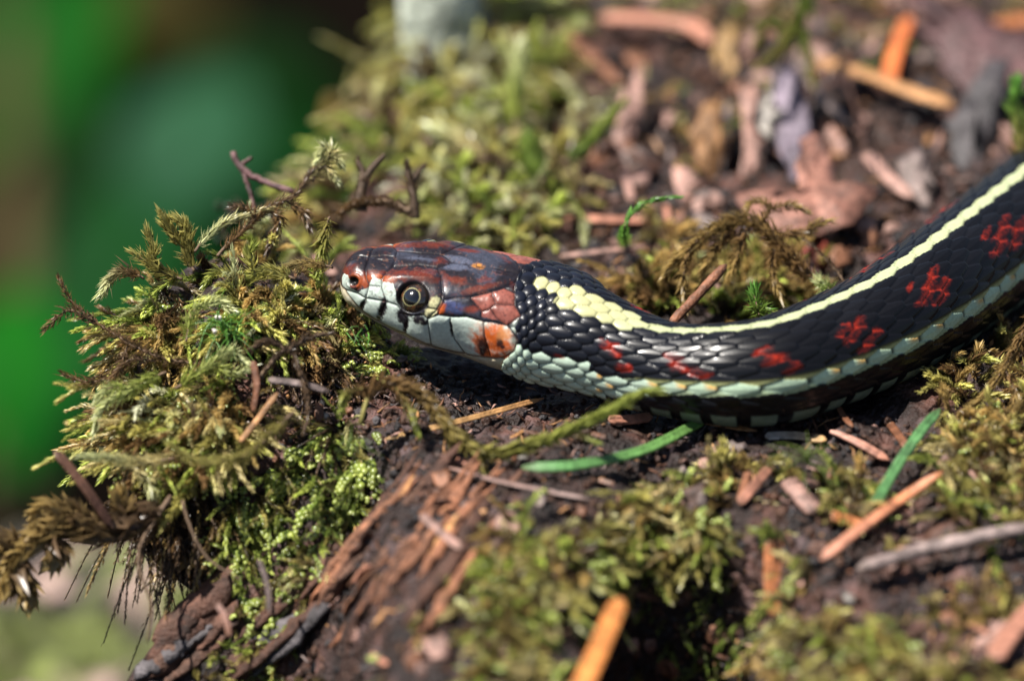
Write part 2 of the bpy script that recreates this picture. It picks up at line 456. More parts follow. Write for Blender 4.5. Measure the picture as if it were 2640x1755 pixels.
EYE_UV = (840+800/3.564, 560+738/3.564)
def build_snake():
    root = link('garter_snake', None, loc=(path_f[300, 0], path_f[300, 1], 0), label='black garter snake with cream back stripe and red side spots', cat='snake')
    org = np.array([path_f[300, 0], path_f[300, 1], 0])
    # rings: dense on the head
    s_tip = TIPLEN*(1-np.cos(np.linspace(0.04, math.pi/2, 34)))
    s_head = np.arange(s_tip[-1]+.006, 3.2, .0070)
    s_vis = float(np.interp(2720, prm_f[:, 5], fine))
    s_body = np.concatenate([np.arange(s_head[-1]+.0075, s_vis, .0128), np.arange(s_vis+.01, LEN-.05, .05)])
    s = np.concatenate([s_tip, s_head, s_body]); R = len(s); A = 352
    C0 = path_at(s); pr = prm_at(s)
    a, bt, bb, nn, roll, uu = pr.T
    f = np.where(s < TIPLEN*1.0, np.maximum(1-np.clip(1-s/TIPLEN, 0, 1)**1.9, 1e-4)**(1/1.9), 1.0)
    a, bt, bb = a*f, bt*f, bb*f
    T = norm(np.gradient(C0, s, axis=0)); T[:30] = T[30]
    Tb = T*np.array([1, 1, .55])
    N = norm(np.cross(T, [0, 0, 1.0]))           # towards the camera for a snake running to +x
    B = norm(np.cross(N, T))
    ro = np.radians(roll)[:, None]
    B2 = B*np.cos(ro)+N*np.sin(ro); N2 = N*np.cos(ro)-B*np.sin(ro)
    ph = np.linspace(0, 2*math.pi, A, endpoint=False)
    sp, cp = np.sin(ph), np.cos(ph)
    ex = (2/nn)[:, None]
    lx = a[:, None]*np.sign(sp)*np.abs(sp)**ex
    lz = np.where(cp > 0, bt[:, None], bb[:, None])*np.sign(cp)*np.abs(cp)**ex
    hw = sm(3.0, 2.3, s)[:, None]                # head weight
    # brow ridge over the eye, slight hollow before it, narrower throat
    P = C0[:, None]+lx[..., None]*N2[:, None]+lz[..., None]*B2[:, None]
    def normals(P):
        du = np.gradient(P, axis=0); dv = (np.roll(P, -1, 1)-np.roll(P, 1, 1))
        return norm(np.cross(du, dv))
    nrm = normals(P)
    if ((nrm*(P-C0[:, None])).sum(-1)).mean() < 0: nrm = -nrm
    # pixel of each vertex's twin on the near side
    Pn = C0[:, None]+np.abs(lx)[..., None]*N2[:, None]+lz[..., None]*B2[:, None]
    U, Vv = project(Pn.reshape(-1, 3)); U = U.reshape(R, A); Vv = Vv.reshape(R, A)
    near = np.minimum(ph, 2*math.pi-ph)[None].repeat(R, 0)      # 0 back .. pi belly
    Lx = np.abs(lx)
    nt_ = nrm.copy()
    side = np.where(ph <= math.pi, 1., -1.)[None, :]
    lat = (nrm*N2[:, None]).sum(-1)*side; vert = (nrm*B2[:, None]).sum(-1)
    ntw = lat[..., None]*N2[:, None]+vert[..., None]*B2[:, None]+((nrm*T[:, None]).sum(-1))[..., None]*T[:, None]
    facing = (ntw*norm(CAM-Pn)).sum(-1)
    Nx, Ny, Nz = (P*np.array([1, 1, 1])).transpose(2, 0, 1)
    no1 = fbm(Nx*6, Ny*6, Nz*6, 4, 41); no2 = fbm(Nx*14, Ny*14, Nz*14, 3, 44); no3 = fbm(Nx*3, Ny*3, Nz*3, 3, 47); no4 = fbm(Nx*34, Ny*34, Nz*34, 2, 53)
    # ---------------- head or scales?
    ue = np.interp(Vv, HEAD_END[:, 1], HEAD_END[:, 0])
    under = facing < -.05
    headm = np.where(under, s[:, None] < np.interp(1325, uu, s), U < ue)
    # ---------------- head plates
    d = np.full((R, A), 1e9)
    hr = s < 3.0
    uh, vh = U[hr], Vv[hr]
    dh = np.full(uh.shape, 1e9)
    for p in SEAMS: dh = np.minimum(dh, seg_dist(uh, vh, p))
    dm = seg_dist(uh, vh, MOUTH); de = np.abs(uh-ue[hr])
    dh = np.where(under[hr], 40, np.minimum(dh, de)); dm = np.where(under[hr], 40, dm)
    d[hr] = dh
    dmouth = np.full((R, A), 1e9); dmouth[hr] = dm
    disp = np.zeros((R, A))
    groove = np.exp(-(d/2.6)**2)
    pillow = 1-np.exp(-(d/9.0)**1.5)
    disp_h = -.011*groove+.012*pillow-.02*np.exp(-(dmouth/3.0)**2)
    black = np.array([.012, .010, .013]); redb = np.array([.095, .018, .010]); sheen_blue = np.array([.038, .042, .060])
    pale = np.array([.37, .43, .38]); cream = np.array([.37, .33, .23]); orange = np.array([.48, .095, .018]); pinkb = np.array([.24, .075, .055])
    Ch = np.zeros((R, A, 3))+black
    def mixc(C, c, m): return C+(np.asarray(c)-C)*np.clip(m, 0, 1)[..., None]
    Ch = mixc(Ch, sheen_blue, sm(-.1, .8, no3+.3*no1)*.8)  # bluish sky sheen painted into the dark plates
    def blob(zx, zy, rx, ry, rot=0, sharp=.35):
        x, y = U-(840+zx/3.564), Vv-(560+zy/3.564)
        r_ = math.radians(rot); xx = (x*math.cos(r_)+y*math.sin(r_))*3.564/rx; yy = (-x*math.sin(r_)+y*math.cos(r_))*3.564/ry
        q = np.sqrt(xx*xx+yy*yy)+.30*no2+.16*no1+.22*no4
        return sm(1+sharp*1.3, 1-sharp*1.3, q)
    Ch = mixc(Ch, redb, sm(.35, 1.0, no1+.3*no2)*.6)
    for b_ in [(1000, 220, 260, 55, 8), (230, 490, 70, 40, -25), (190, 560, 40, 110, 0), (420, 515, 130, 28, 0), (760, 520, 200, 24, 3),
               (900, 560, 130, 40, 8), (1200, 580, 110, 30, 12), (1580, 370, 110, 45, 20), (1400, 660, 190, 26, -14), (620, 560, 130, 24, 12),
               (1800, 370, 160, 40, 14), (1050, 400, 60, 40, 0)]:
        Ch = mixc(Ch, redb, blob(*b_)*np.clip(.75+.5*no1, .15, .95))
    for b_ in [(840, 340, 160, 60, 10), (1290, 350, 190, 60, 12), (1200, 460, 130, 30, 0), (470, 330, 100, 30, -10)]:
        Ch = mixc(Ch, sheen_blue*1.9, blob(*b_)*.8)  # stronger patches of painted sky sheen on the top plates
    Ch = mixc(Ch, [.42, .17, .03], blob(1390, 448, 50, 26, 15))
    # orange around the nostril and under the brow
    for b_ in [(300, 590, 110, 60, 15), (460, 560, 110, 35, 5), (560, 570, 90, 30, 20)]:
        Ch = mixc(Ch, orange*.5, blob(*b_)*.8)
    # pale side plates
    side_pl = zoom([(150, 560), (180, 520), (215, 540), (230, 640), (300, 690), (385, 640), (440, 560), (500, 570), (520, 590), (620, 610), (640, 680),
                    (650, 760), (700, 880), (640, 840), (540, 790), (368, 755), (270, 700), (160, 690)])
    lab_pl = zoom([(120, 640), (185, 675), (270, 695), (360, 745), (550, 778), (655, 815), (705, 890), (770, 910), (900, 900), (935, 938), (1030, 900), (1160, 918),
                   (1290, 918), (1440, 960), (1665, 1002), (1765, 1130), (1735, 1225), (1600, 1300), (1290, 1262), (970, 1190), (480, 960), (315, 852), (120, 660)])
    uw, vw = U+1.6*no2, Vv+1.6*np.roll(no2, 5, 1)
    ins = np.zeros((R, A), bool); ins[hr] = inside(uw[hr], vw[hr], side_pl)
    Ch = mixc(Ch, pale, ins & ~under)
    ins = np.zeros((R, A), bool); ins[hr] = inside(uw[hr], vw[hr], lab_pl); lab = ins & ~under
    Ch = mixc(Ch, pale*(1.08), lab)
    # small pale plates behind the eye, temporals
    for b_ in [(1000, 790, 45, 60, 20), (965, 880, 60, 45, 0)]: Ch = mixc(Ch, [.42, .40, .22], blob(*b_, sharp=.2))
    tp = zoom([(1330, 740), (1530, 690), (1640, 650), (1742, 700), (1735, 808), (1790, 905), (1665, 1000), (1570, 940), (1425, 915), (1430, 868)])
    ins[:] = False; ins[hr] = inside(uw[hr], vw[hr], tp); Ch = mixc(Ch, pinkb, (ins & ~under)*(.82+.2*no1))
    Ch = mixc(Ch, [.05, .06, .14], blob(1180, 830, 90, 55, 10)*.8); Ch = mixc(Ch, orange*.6, blob(1060, 850, 30, 50, 20)); Ch = mixc(Ch, redb*1.3, blob(1340, 850, 80, 30, 0)*.8)
    # orange last lip scale with black spots
    Ch = mixc(Ch, orange, blob(1580, 1120, 180, 140, 20, .5)*lab); Ch = mixc(Ch, [.46, .24, .10], blob(1640, 1080, 70, 60, 0)*lab*.6); Ch = mixc(Ch, orange, blob(1430, 1180, 60, 90, -20)*lab*.8); Ch = mixc(Ch, orange*.9, blob(1560, 1270, 110, 40, 0)*.9)
    Ch = mixc(Ch, pale, blob(1780, 1010, 80, 55, 0))
    for b_ in [(1440, 1170, 40, 56, -25), (1440, 1235, 20, 30, 0), (1600, 1155, 36, 34, 20), (1630, 1190, 20, 16, 0), (1730, 1120, 34, 56, 10)]: Ch = mixc(Ch, black, blob(*b_, sharp=.4)*.92)
    # dark bars between lip scales, dark patches below the eye
    for b_ in [(350, 790, 24, 62, 25), (520, 845, 36, 95, 14), (715, 900, 75, 60, 35), (870, 945, 80, 40, 18), (740, 980, 26, 60, 8), (1155, 1020, 14, 80, -8)]:
        Ch = mixc(Ch, black, blob(*b_, sharp=.25))
    # lower jaw and throat
    below = np.zeros((R, A), bool); below[hr] = vh > np.interp(uh, MOUTH[:, 0], MOUTH[:, 1])
    jaw = (below | under) & headm
    Ch = mixc(Ch, cream*(1), jaw*.96); Ch = mixc(Ch, [.36, .36, .30], (jaw*sm(.1, .7, no1)*.5))
    Ch = mixc(Ch, black*.6, np.exp(-(d/1.5)**2)*.93*(~jaw))
    Ch = mixc(Ch, [.05, .02, .015], np.exp(-(dmouth/1.7)**2)*.8)
    top_ = (~lab & ~jaw & ~under)
    Ch = Ch*(1+np.where(top_, .30*no4+.18*no2, .08*no4+.06*no2))[..., None]; Ch = mixc(Ch, black*.8, sm(.35, .75, no4+.35*no2)*top_*.55); Ch = mixc(Ch, [.16, .075, .05], sm(.55, .9, np.roll(no4, 34, 1)+.2*no1)*top_*.35)
    Ch = mixc(Ch, [.24, .25, .20], sm(.5, .95, no4+.4*no1)*lab*.3); Ch = np.clip(Ch, .003, .9)
    # nostril
    nx_, ny_ = 840+262/3.564, 560+588/3.564
    rn = np.hypot((U-nx_)/13, (Vv-ny_)/12); Ch = mixc(Ch, [.006, .004, .004], sm(1.15, .8, rn)*(~under)); disp_h = disp_h-.05*sm(1.1, .3, rn)*(~under)+.012*np.exp(-((rn-1.35)/.3)**2)*(~under)
    # eye socket and brow
    re = np.hypot((U-EYE_UV[0])/44, (Vv-EYE_UV[1])/41)
    Ch = mixc(Ch, [.010, .009, .010], sm(1.02, .95, re)*(~under)); disp_h = disp_h-.12*sm(1.02, .75, re)*(~under)
    brow = np.exp(-(((U-(840+820/3.564))/62)**2)**2-((Vv-(560+555/3.564))/11)**2); disp_h = disp_h+.028*brow
    disp_h = disp_h+.0018*no2
    # ---------------- body scales
    pitch = np.interp(uu, [1300, 1340, 1450, 1600, 1800, 2100, 2500], [37, 38, 45, 57, 72, 80, 82])*PX
    ds = np.gradient(s); q = np.cumsum(ds/pitch)
    PHV = np.interp(uu, [1330, 1500, 1700, 2600], [2.16, 2.12, 2.02, 2.02])[:, None]
    q = q[:, None]+0*near
    row = near/PHV*11.5
    sec = np.full((R, A), -9.); best = np.full((R, A), -9.); bq = np.zeros((R, A)); brow_ = np.zeros((R, A)); bp = np.zeros((R, A)); btt = np.zeros((R, A))
    r0 = np.round(row)
    bead0 = np.interp(uu, [1330, 1480, 1720], [1, .75, 0])[:, None]
    for dr in (-1, 0, 1):
        rr = r0+dr
        off = np.where(np.mod(rr, 2) == 1, .5, 0.)
        qi = np.round(q-off)
        for dq in (-1, 0, 1):
            qq = qi+dq
            p = q-(qq+off); t = row-rr
            bw = bead0
            g = 1-(np.abs(p*(1.42+.42*bw))**(1.8+.4*bw)+np.abs(t*(1.04+.36*bw))**(1.8+.4*bw))+.16*p*(1-bw)
            m_ = g > best
            sec = np.maximum(sec, np.minimum(g, best)); best = np.where(m_, g, best); bq = np.where(m_, qq, bq); brow_ = np.where(m_, rr, brow_); bp = np.where(m_, p, bp); btt = np.where(m_, t, btt)
    ar = np.abs(brow_)
    vent = (row > 11.55)
    dome = np.clip(best, 0, 1)**.62
    bead = bead0
    gap = sm(.16*bead+.07, .02, best-sec)      # skin between scales
    keel = np.exp(-(btt/.10)**2)*sm(.0, .35, best)*(ar > 0)
    disp_s = (.017+.026*bead)*dome-(.012*bead+.003)*gap+.024*(1-bead*.6)*bp*sm(0, .3, best)+.003*keel*(1-bead*.6)
    pv = q-np.floor(q)
    disp_v = .012*pv-.012*np.exp(-(np.minimum(pv, 1-pv)/.05)**2)
    rid = _hash(bq.astype(np.int64), brow_.astype(np.int64)*7+(ph > math.pi)[None].astype(np.int64)*911, np.int64(0), 5)
    rid2 = _hash(bq.astype(np.int64)+999, brow_.astype(np.int64)*7, np.int64(3), 8)
    us = np.broadcast_to(uu[:, None], (R, A))
    ink = np.array([.0032, .0032, .0040])
    Cs = np.zeros((R, A, 3))+ink*(1+.7*rid)[..., None]
    # head-side transition: black beads with a bluish sky sheen painted in
    Cs = mixc(Cs, [.009, .011, .020], np.maximum(bead, sm(2000, 1600, us)*.5)*(.3+.5*rid))
    # back stripe
    creamS = np.array([.36, .35, .18]); greenS = np.array([.29, .325, .19])
    stripe_c = creamS+(greenS-creamS)*sm(1500, 1750, us)[..., None]*(.6+.4*rid[..., None])
    startw = 1362+26*ar
    isst = ((ar == 0) & (us > startw)) | ((ar == 1) & (us > 1445+20*rid) & (us < 1590+50*rid)) | ((ar == 1) & (us >= 1600) & (row < .50+.42*bp))
    Cs = mixc(Cs, stripe_c, isst*(1-np.maximum(gap*(.55+.05*bead), np.clip(.6+.35*bead, 0, 1)*sm(.17, .0, best))))
    # side stripe
    lowpale = np.array([.36, .45, .36])-(np.array([.02, .0, .04])*sm(1650, 1950, us)[..., None])
    lo_n = np.interp(us, [1330, 1420, 1480, 1560, 1640, 1720], [7, 7, 7, 7, 7.6, 8])
    hi_n = np.interp(us, [1330, 1600, 1680, 1760], [11.6, 11.6, 9.4, 8.4])
    islat = (ar >= lo_n-.35*(rid-.5)*(us < 1600)) & (ar <= hi_n)
    cl = np.clip(lowpale*(.88+.25*rid[..., None]), 0, 1)
    Cs = mixc(Cs, cl, islat*(1-(.85+.13*bead)*np.maximum(np.maximum(gap, (1-bead)*sm(-.28, -.42, bp)), sm(.22+.2*bead, .04, best))))
    band = (us > 1660) & (~islat) & (((ar == 9) & (row < 8.75-.5*bp)) | ((ar == 7) & (row > 7.35-.35*bp)))
    Cs = mixc(Cs, cl*np.array([.9, .85, .72]), band*.75)
    olive = np.array([.30, .30, .12])
    Cs = mixc(Cs, olive, (ar == 7)*(us > 1680)*sm(-.05, .45, btt)*sm(.02, .25, best)*.75)
    Cs = mixc(Cs, [.50, .24, .03], islat*(us > 1600)*sm(.1, .42, bp)*sm(.25, -.3, btt)*.85*(rid2 > .25))
    # red spots, at the scales nearest to the places seen in the photograph
    reds = [(1572, 893, 1.), (1588, 912, .7), (1608, 945, .8), (1735, 918, .7), (1757, 945, 1.1), (1800, 963, .8), (1822, 968, .7), (1965, 905, .8), (1998, 925, 1.2), (2040, 952, .9),
            (2178, 850, .9), (2212, 838, 1.), (2200, 868, 1.), (2250, 868, 1.), (2232, 895, .9), (2345, 742, .6), (2405, 703, .7), (2395, 735, 1.), (2385, 765, 1.), (2432, 735, .9), (2425, 770, .9), (1440, 915, .5),
            (2540, 605, .7), (2590, 570, .7), (2580, 605, 1.), (2575, 640, 1.), (2625, 590, 1.), (2618, 625, 1.)]
    redm = np.zeros((R, A))
    for (ru, rv, k) in reds:
        sl_ = np.interp(ru, [1500, 1750, 1900, 2100, 2300, 2600], [.4, .1, -.2, -.55, -.9, -.9])
        ca, sa = math.cos(sl_), math.sin(sl_); dd = np.hypot(((U-ru)*ca+(Vv-rv)*sa)/(27*k), ((U-ru)*-sa+(Vv-rv)*ca)/(13*k)); dd = np.where(under, 9, dd)
        redm = np.maximum(redm, sm(1.3, .7, dd+.45*no2+.2*no4))
    redm = redm*(us > 1390)*(~isst)*(ar < 8)*(ar > 1)
    Cs = mixc(Cs, np.array([.22, .016, .007]), redm*.95*np.clip(.95-.75*sm(.45, .85, best)+.25*no4, 0, 1))
    # belly plates, darkened along the body to paint in the shadow underneath
    bellyc = np.array([.13, .17, .13])
    vc_ = np.where(((pv > .30) & (pv < .93))[..., None], bellyc*(.8+.3*rid[..., None]), ink*1.5)
    neckb = sm(1620, 1450, us)[..., None]
    vc_ = vc_*(1-neckb)+np.array([.44, .42, .30])*neckb*(1-.75*np.exp(-(np.minimum(pv, 1-pv)/.05)**2))[..., None]
    Cs = np.where(vent[..., None], vc_, Cs)
    disp_s = np.where(vent, disp_v, disp_s)
    # combine
    hm = headm.astype(float)[..., None]
    Cc = Ch*hm+Cs*(1-hm)
    disp = np.where(headm, disp_h, disp_s)
    fade = np.clip(f, 0, 1)[:, None]
    P = P+nrm*(disp*fade)[..., None]
    V = P.reshape(-1, 3); Cv = Cc.reshape(-1, 3)
    i = np.arange(R-1)[:, None]*A; j = np.arange(A)[None]
    Q = np.stack([i+j, i+A+j, i+A+(j+1) % A, i+(j+1) % A], -1).reshape(-1, 4)
    tipv = (P[0].mean(0)-T[0]*.004)[None]; endv = P[-1].mean(0)[None]
    V = np.vstack([V, tipv, endv]); Cv = np.vstack([Cv, Cv[:1], Cv[-1:]])
    jj = np.arange(A); nV = len(V)
    T3 = np.vstack([np.stack([jj, (jj+1) % A, np.full(A, nV-2)], 1), np.stack([(R-1)*A+(jj+1) % A, (R-1)*A+jj, np.full(A, nV-1)], 1)])
    me = mesh_data('body', V-org, [Q, T3], np.clip(Cv, 0, 1))
    link('body', me, M_SNAKE, root)
    # eyes
    k = np.argmin(np.where(hr[:, None] & ~under & (ph < math.pi)[None], np.hypot(U-EYE_UV[0], Vv-EYE_UV[1]), 1e9))
    ki, kj = divmod(k, A)
    rad = .205
    for sgn in (1, -1):
        base = C0[ki]+sgn*Lx[ki, kj]*N2[ki]+lz[ki, kj]*B2[ki]
        nd = norm(ntw[ki, kj]-2*(sgn < 0)*(ntw[ki, kj] @ N2[ki])*N2[ki])
        c = base-nd*(rad-(.05 if sgn > 0 else .012))
        gaze = norm(nd+T[ki]*-.10+B2[ki]*.02)
        e1 = norm(np.cross(gaze, B2[ki])); e2 = norm(np.cross(e1, gaze))
        nr, na = 70, 72
        th = np.linspace(0, math.pi*.62, nr); az = np.arange(na)/na*2*math.pi
        D = (np.cos(th)[:, None, None]*gaze+np.sin(th)[:, None, None]*(np.cos(az)[None, :, None]*e1+np.sin(az)[None, :, None]*e2))
        bul = 1+.05*np.exp(-(th/.5)**2)
        Ve = (c+D*rad*bul[:, None, None]).reshape(-1, 3)-org
        sn = np.sin(th)[:, None]+0*az[None]
        pup, iris = .50, .545
        nz = fbm(np.cos(az)[None]*sn*5, np.sin(az)[None]*sn*5, sn*0, 3, 91)
        Ce = np.zeros((nr, na, 3))+np.array([.016, .012, .010])
        Ce = mixc(Ce, [.13, .055, .022], sm(.1, .8, nz)*sm(.95, .5, sn))
        Ce = mixc(Ce, [.27, .25, .12], sm(iris+.03, iris, sn+.02*nz)); Ce = mixc(Ce, [.004, .004, .005], sm(pup+.012, pup-.012, sn))
        ii = np.arange(nr-1)[:, None]*na; jj = np.arange(na)[None]
        Qe = np.stack([ii+jj, ii+na+jj, ii+na+(jj+1) % na, ii+(jj+1) % na], -1).reshape(-1, 4)
        kp = int(np.argmax(np.sin(th) > pup))
        eo = link('eye', mesh_data('eye', Ve, Qe[na*kp:], Ce.reshape(-1, 3)), M_EYE, root, label='round dark eye with a thin golden ring round the pupil')
        link('pupil', mesh_data('pupil', Ve[:na*(kp+1)], Qe[:na*kp], Ce.reshape(-1, 3)[:na*(kp+1)]*0+np.array([.004, .004, .005])), M_EYE, eo)
    return root
build_snake()

# =====================================================================
# MOSS
# =====================================================================
LEAF_T = np.array([[0, 2, 1], [0, 3, 2], [1, 2, 4], [2, 3, 4]])
def leaves_on(mb, path, n, L, wd, spread, c0, c1, r, tipcurl=.25, taper=.55, flat=0., jit=.25, start=.06):
    """pointed folded leaves set spirally along a shoot; c0 colour at the base of the shoot, c1 at its tip"""
    K = len(path)
    t = start+(1-start)*(np.arange(n)+r.random(n)*.5)/n; t = np.clip(t, 0, .999)
    x = t*(K-1); i = np.minimum(x.astype(int), K-2); a = (x-i)[:, None]
    pos = path[i]*(1-a)+path[i+1]*a
    T = norm(path[i+1]-path[i]+1e-9)
    ref = np.where(np.abs(T[:, 2:3]) > .9, np.array([[1., 0, 0]]), np.array([[0, 0, 1.]]))
    N = norm(np.cross(T, ref)); B = np.cross(N, T)
    az = np.arange(n)*2.399963+r.random()*6+r.normal(0, .25, n)
    ca, sa = np.cos(az)[:, None], np.sin(az)[:, None]
    rad = norm(N*ca+B*sa*(1-flat)+1e-6)
    sp = spread*(1+r.normal(0, jit, n))[:, None]*(1-.55*t[:, None]**3)
    D = norm(T*np.cos(sp)+rad*np.sin(sp))
    side = norm(np.cross(T, rad)+1e-6); nor = norm(np.cross(side, D))
    l = (L*(1-taper*np.abs(t-.35)**1.5)*(1+r.normal(0, .18, n)))[:, None]; w_ = wd*l
    curl = tipcurl*(1+r.normal(0, .5, n))[:, None]
    v0 = pos
    mid = pos+D*l*.45
    v1 = mid-side*w_+nor*(w_*.55); v3 = mid+side*w_+nor*(w_*.55); v2 = mid-nor*w_*.15
    v4 = pos+D*l+(T*.6+nor*-.5)*l*curl
    V = np.stack([v0, v1, v2, v3, v4], 1).reshape(-1, 3)
    F = (LEAF_T[None]+(np.arange(n)*5)[:, None, None]).reshape(-1, 3)
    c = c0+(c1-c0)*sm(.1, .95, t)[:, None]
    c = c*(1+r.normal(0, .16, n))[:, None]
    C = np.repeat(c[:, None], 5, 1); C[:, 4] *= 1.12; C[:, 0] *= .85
    mb.add(V, F, None, np.clip(C.reshape(-1, 3), .002, .9))

BEAD_V = np.array([[0, 0, .55]]+[[math.cos(k*math.pi/3)*.85, math.sin(k*math.pi/3)*.85, .28] for k in range(6)]+[[math.cos(k*math.pi/3), math.sin(k*math.pi/3), -.25] for k in range(6)])
BEAD_T = np.array([[0, 1+k, 1+(k+1) % 6] for k in range(6)]+[[1+k, 7+k, 7+(k+1) % 6] for k in range(6)]+[[1+k, 7+(k+1) % 6, 1+(k+1) % 6] for k in range(6)])
def beads_on(mb, path, n, size, c0, c1, r):
    """rounded overlapping leaves of a scale moss, two ranks"""
    K = len(path)
    t = (np.arange(n)+.5)/n; x = t*(K-1); i = np.minimum(x.astype(int), K-2); a = (x-i)[:, None]
    pos = path[i]*(1-a)+path[i+1]*a
    T = norm(path[i+1]-path[i]+1e-9)
    upv = norm(np.array([[0, -.35, 1.]])+r.normal(0, .15, (n, 3)))
    N = norm(np.cross(T, upv)); B = np.cross(N, T)
    B = np.where(B[:, 2:3] < 0, -B, B)
    sg = np.where(np.arange(n) % 2, 1., -1.)[:, None]
    sz = (size*(1-.35*t**2)*(1+r.normal(0, .15, n)))[:, None]
    ctr = pos+N*sg*sz*.75
    nz = norm(B+N*sg*.55-T*.2); ax = norm(T-nz*(T*nz).sum(1, keepdims=True)); ay = np.cross(nz, ax)
    V = ctr[:, None]+(BEAD_V[None, :, :1]*ax[:, None]*1.15+BEAD_V[None, :, 1:2]*ay[:, None]+BEAD_V[None, :, 2:]*nz[:, None])*sz[:, None]
    F = (BEAD_T[None]+(np.arange(n)*13)[:, None, None]).reshape(-1, 3)
    c = (c0+(c1-c0)*t[:, None])*(1+r.normal(0, .18, n))[:, None]
    mb.add(V.reshape(-1, 3), F, None, np.clip(np.repeat(c, 13, 0), .002, .9))

# colours (linear)
MC = dict(
    lime=np.array([.30, .34, .075]), green=np.array([.135, .19, .034]), fresh=np.array([.12, .29, .045]), olive=np.array([.22, .19, .055]), yellow=np.array([.40, .36, .11]),
    straw=np.array([.44, .37, .17]), brown=np.array([.17, .10, .042]), dark=np.array([.055, .034, .020]), umber=np.array([.11, .070, .042]), gold=np.array([.34, .24, .085]), pale=np.array([.50, .52, .26]))

def snake_clear(P, extra=.08):
    """True where a point stays outside the snake"""
    d, zc, r, b = snake_dist(P[:, 0], P[:, 1])
    return np.hypot(d/(r+extra), (P[:, 2]-zc)/(b+extra)) > 1

KEEP = []       # photo segments of single things that the loose moss must not cover: (u0,v0,u1,v1,half width)
def kept(u, v):
    for (a, b, c, d, w_) in KEEP:
        ex, ey = c-a, d-b; t = min(1, max(0, ((u-a)*ex+(v-b)*ey)/(ex*ex+ey*ey+1e-6)))
        if math.hypot(u-a-t*ex, v-b-t*ey) < w_: return True
    return False

def shoot_path(p, d, L, r, droop=.5, K=9):
    d = norm(np.asarray(d, float)); side = norm(np.cross(d, [0, 0, 1])+r.normal(0, .3, 3))
    q = np.linspace(0, 1, K)[:, None]; b = r.normal(0, .35)
    return p+d*L*q+side*(L*b*q*q)-np.array([0, 0, 1])*L*droop*q*q+np.cumsum(r.normal(0, .012*L, (K, 3)), 0)

def pix_area(poly):
    us = [p[0] for p in poly]; vs_ = [p[1] for p in poly]
    return (min(us), max(us)), (min(vs_), max(vs_))

def moss_mass(name, poly, n, label, kinds, seed, Lr=(.5, 1.1), leafL=.13, up=.9, nleaf=70, spread=.62, bead=.0, out=(0, 0, 0), hid=.0, dens=None, droop=.45, bsize=.042, skip=None):
    """a carpet of shoots rooted on the log inside a photo outline; kinds: list of (base colour, tip colour, weight)"""
    r = np.random.default_rng(seed)
    mb = MB(); sb = MB(); bb_ = MB()
    pa = np.array(poly, float); (u0, u1), (v0, v1) = pix_area(poly)
    wts = np.array([k[2] for k in kinds], float); wts /= wts.sum()
    made = 0; tries = 0
    while made < n and tries < n*12:
        tries += 1
        u, v = r.uniform(u0, u1), r.uniform(v0, v1)
        if skip is not None and r.random() < .86 and inside(np.array([u]), np.array([v]), skip)[0]: continue
        if not inside(np.array([u]), np.array([v]), pa)[0]: continue
        p = gp(u, v)
        if dens is not None and fbm(p[0]*1.1, p[1]*1.1, oct=2, seed=seed) < dens-r.random()*.5: continue
        if not snake_clear(p[None], .12)[0] or cliff(p[0], p[1]) > 1.3: continue
        if kept(u, v-25) or kept(u, v) or kept(u, v-60) or (seed != 206 and in_hollow(p)): continue
        nn_ = gn(np.array([p[0]]), np.array([p[1]]))[0]
        d = norm(nn_*up+np.array(out)+r.normal(0, .42, 3))
        L = r.uniform(*Lr)
        ww = wts*np.exp(1.6*np.array([vn(p[0]*1.3+31*q_, p[1]*1.3, p[2], seed+q_) for q_ in range(len(kinds))])); kk = kinds[r.choice(len(kinds), p=ww/ww.sum())]
        dk = .75+.75*r.random()
        c0, c1 = MC[kk[0]]*dk*.65, np.minimum(MC[kk[1]]*dk*1.35, .72)  # brown base darkened, tip brightened: shade between the shoots painted in
        P = shoot_path(p-nn_*.06, d, L, r, droop)
        if not snake_clear(P, .03).all(): continue
        if r.random() < bead:
            P2 = shoot_path(p, norm(d+np.array([0, -.3, -.4])+r.normal(0, .3, 3)), L*.7, r, .3)
            if not snake_clear(P2, .05).all(): continue
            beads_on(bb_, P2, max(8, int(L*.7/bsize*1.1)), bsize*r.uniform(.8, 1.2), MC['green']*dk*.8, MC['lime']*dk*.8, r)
        else:
            k_ = int(nleaf*1.4*L/.8)
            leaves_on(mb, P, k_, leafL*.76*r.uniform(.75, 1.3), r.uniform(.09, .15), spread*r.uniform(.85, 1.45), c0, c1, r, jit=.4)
            tube(sb, P[::2], np.linspace(.016, .007, len(P[::2])), 3, c0*.6, cap=False)
            if r.random() < .5:
                for m in range(r.integers(1, 4)):
                    i = r.integers(2, 6); dd = norm(P[i+1]-P[i]+r.normal(0, .6, 3)); P3 = shoot_path(P[i], dd, L*r.uniform(.25, .5), r, .3, 6)
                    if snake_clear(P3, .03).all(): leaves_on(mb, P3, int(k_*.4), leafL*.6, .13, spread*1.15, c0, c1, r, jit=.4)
        made += 1
    for q in (sb,):
        if q.n: mb.add(np.concatenate(q.V), None, np.concatenate(q.Q), np.concatenate(q.C))
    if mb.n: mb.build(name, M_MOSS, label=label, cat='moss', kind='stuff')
    if bb_.n: bb_.build('scale_moss', M_BEAD, label='beady glossy scale moss growing in the '+label.split(' ', 1)[1], cat='moss', kind='stuff')

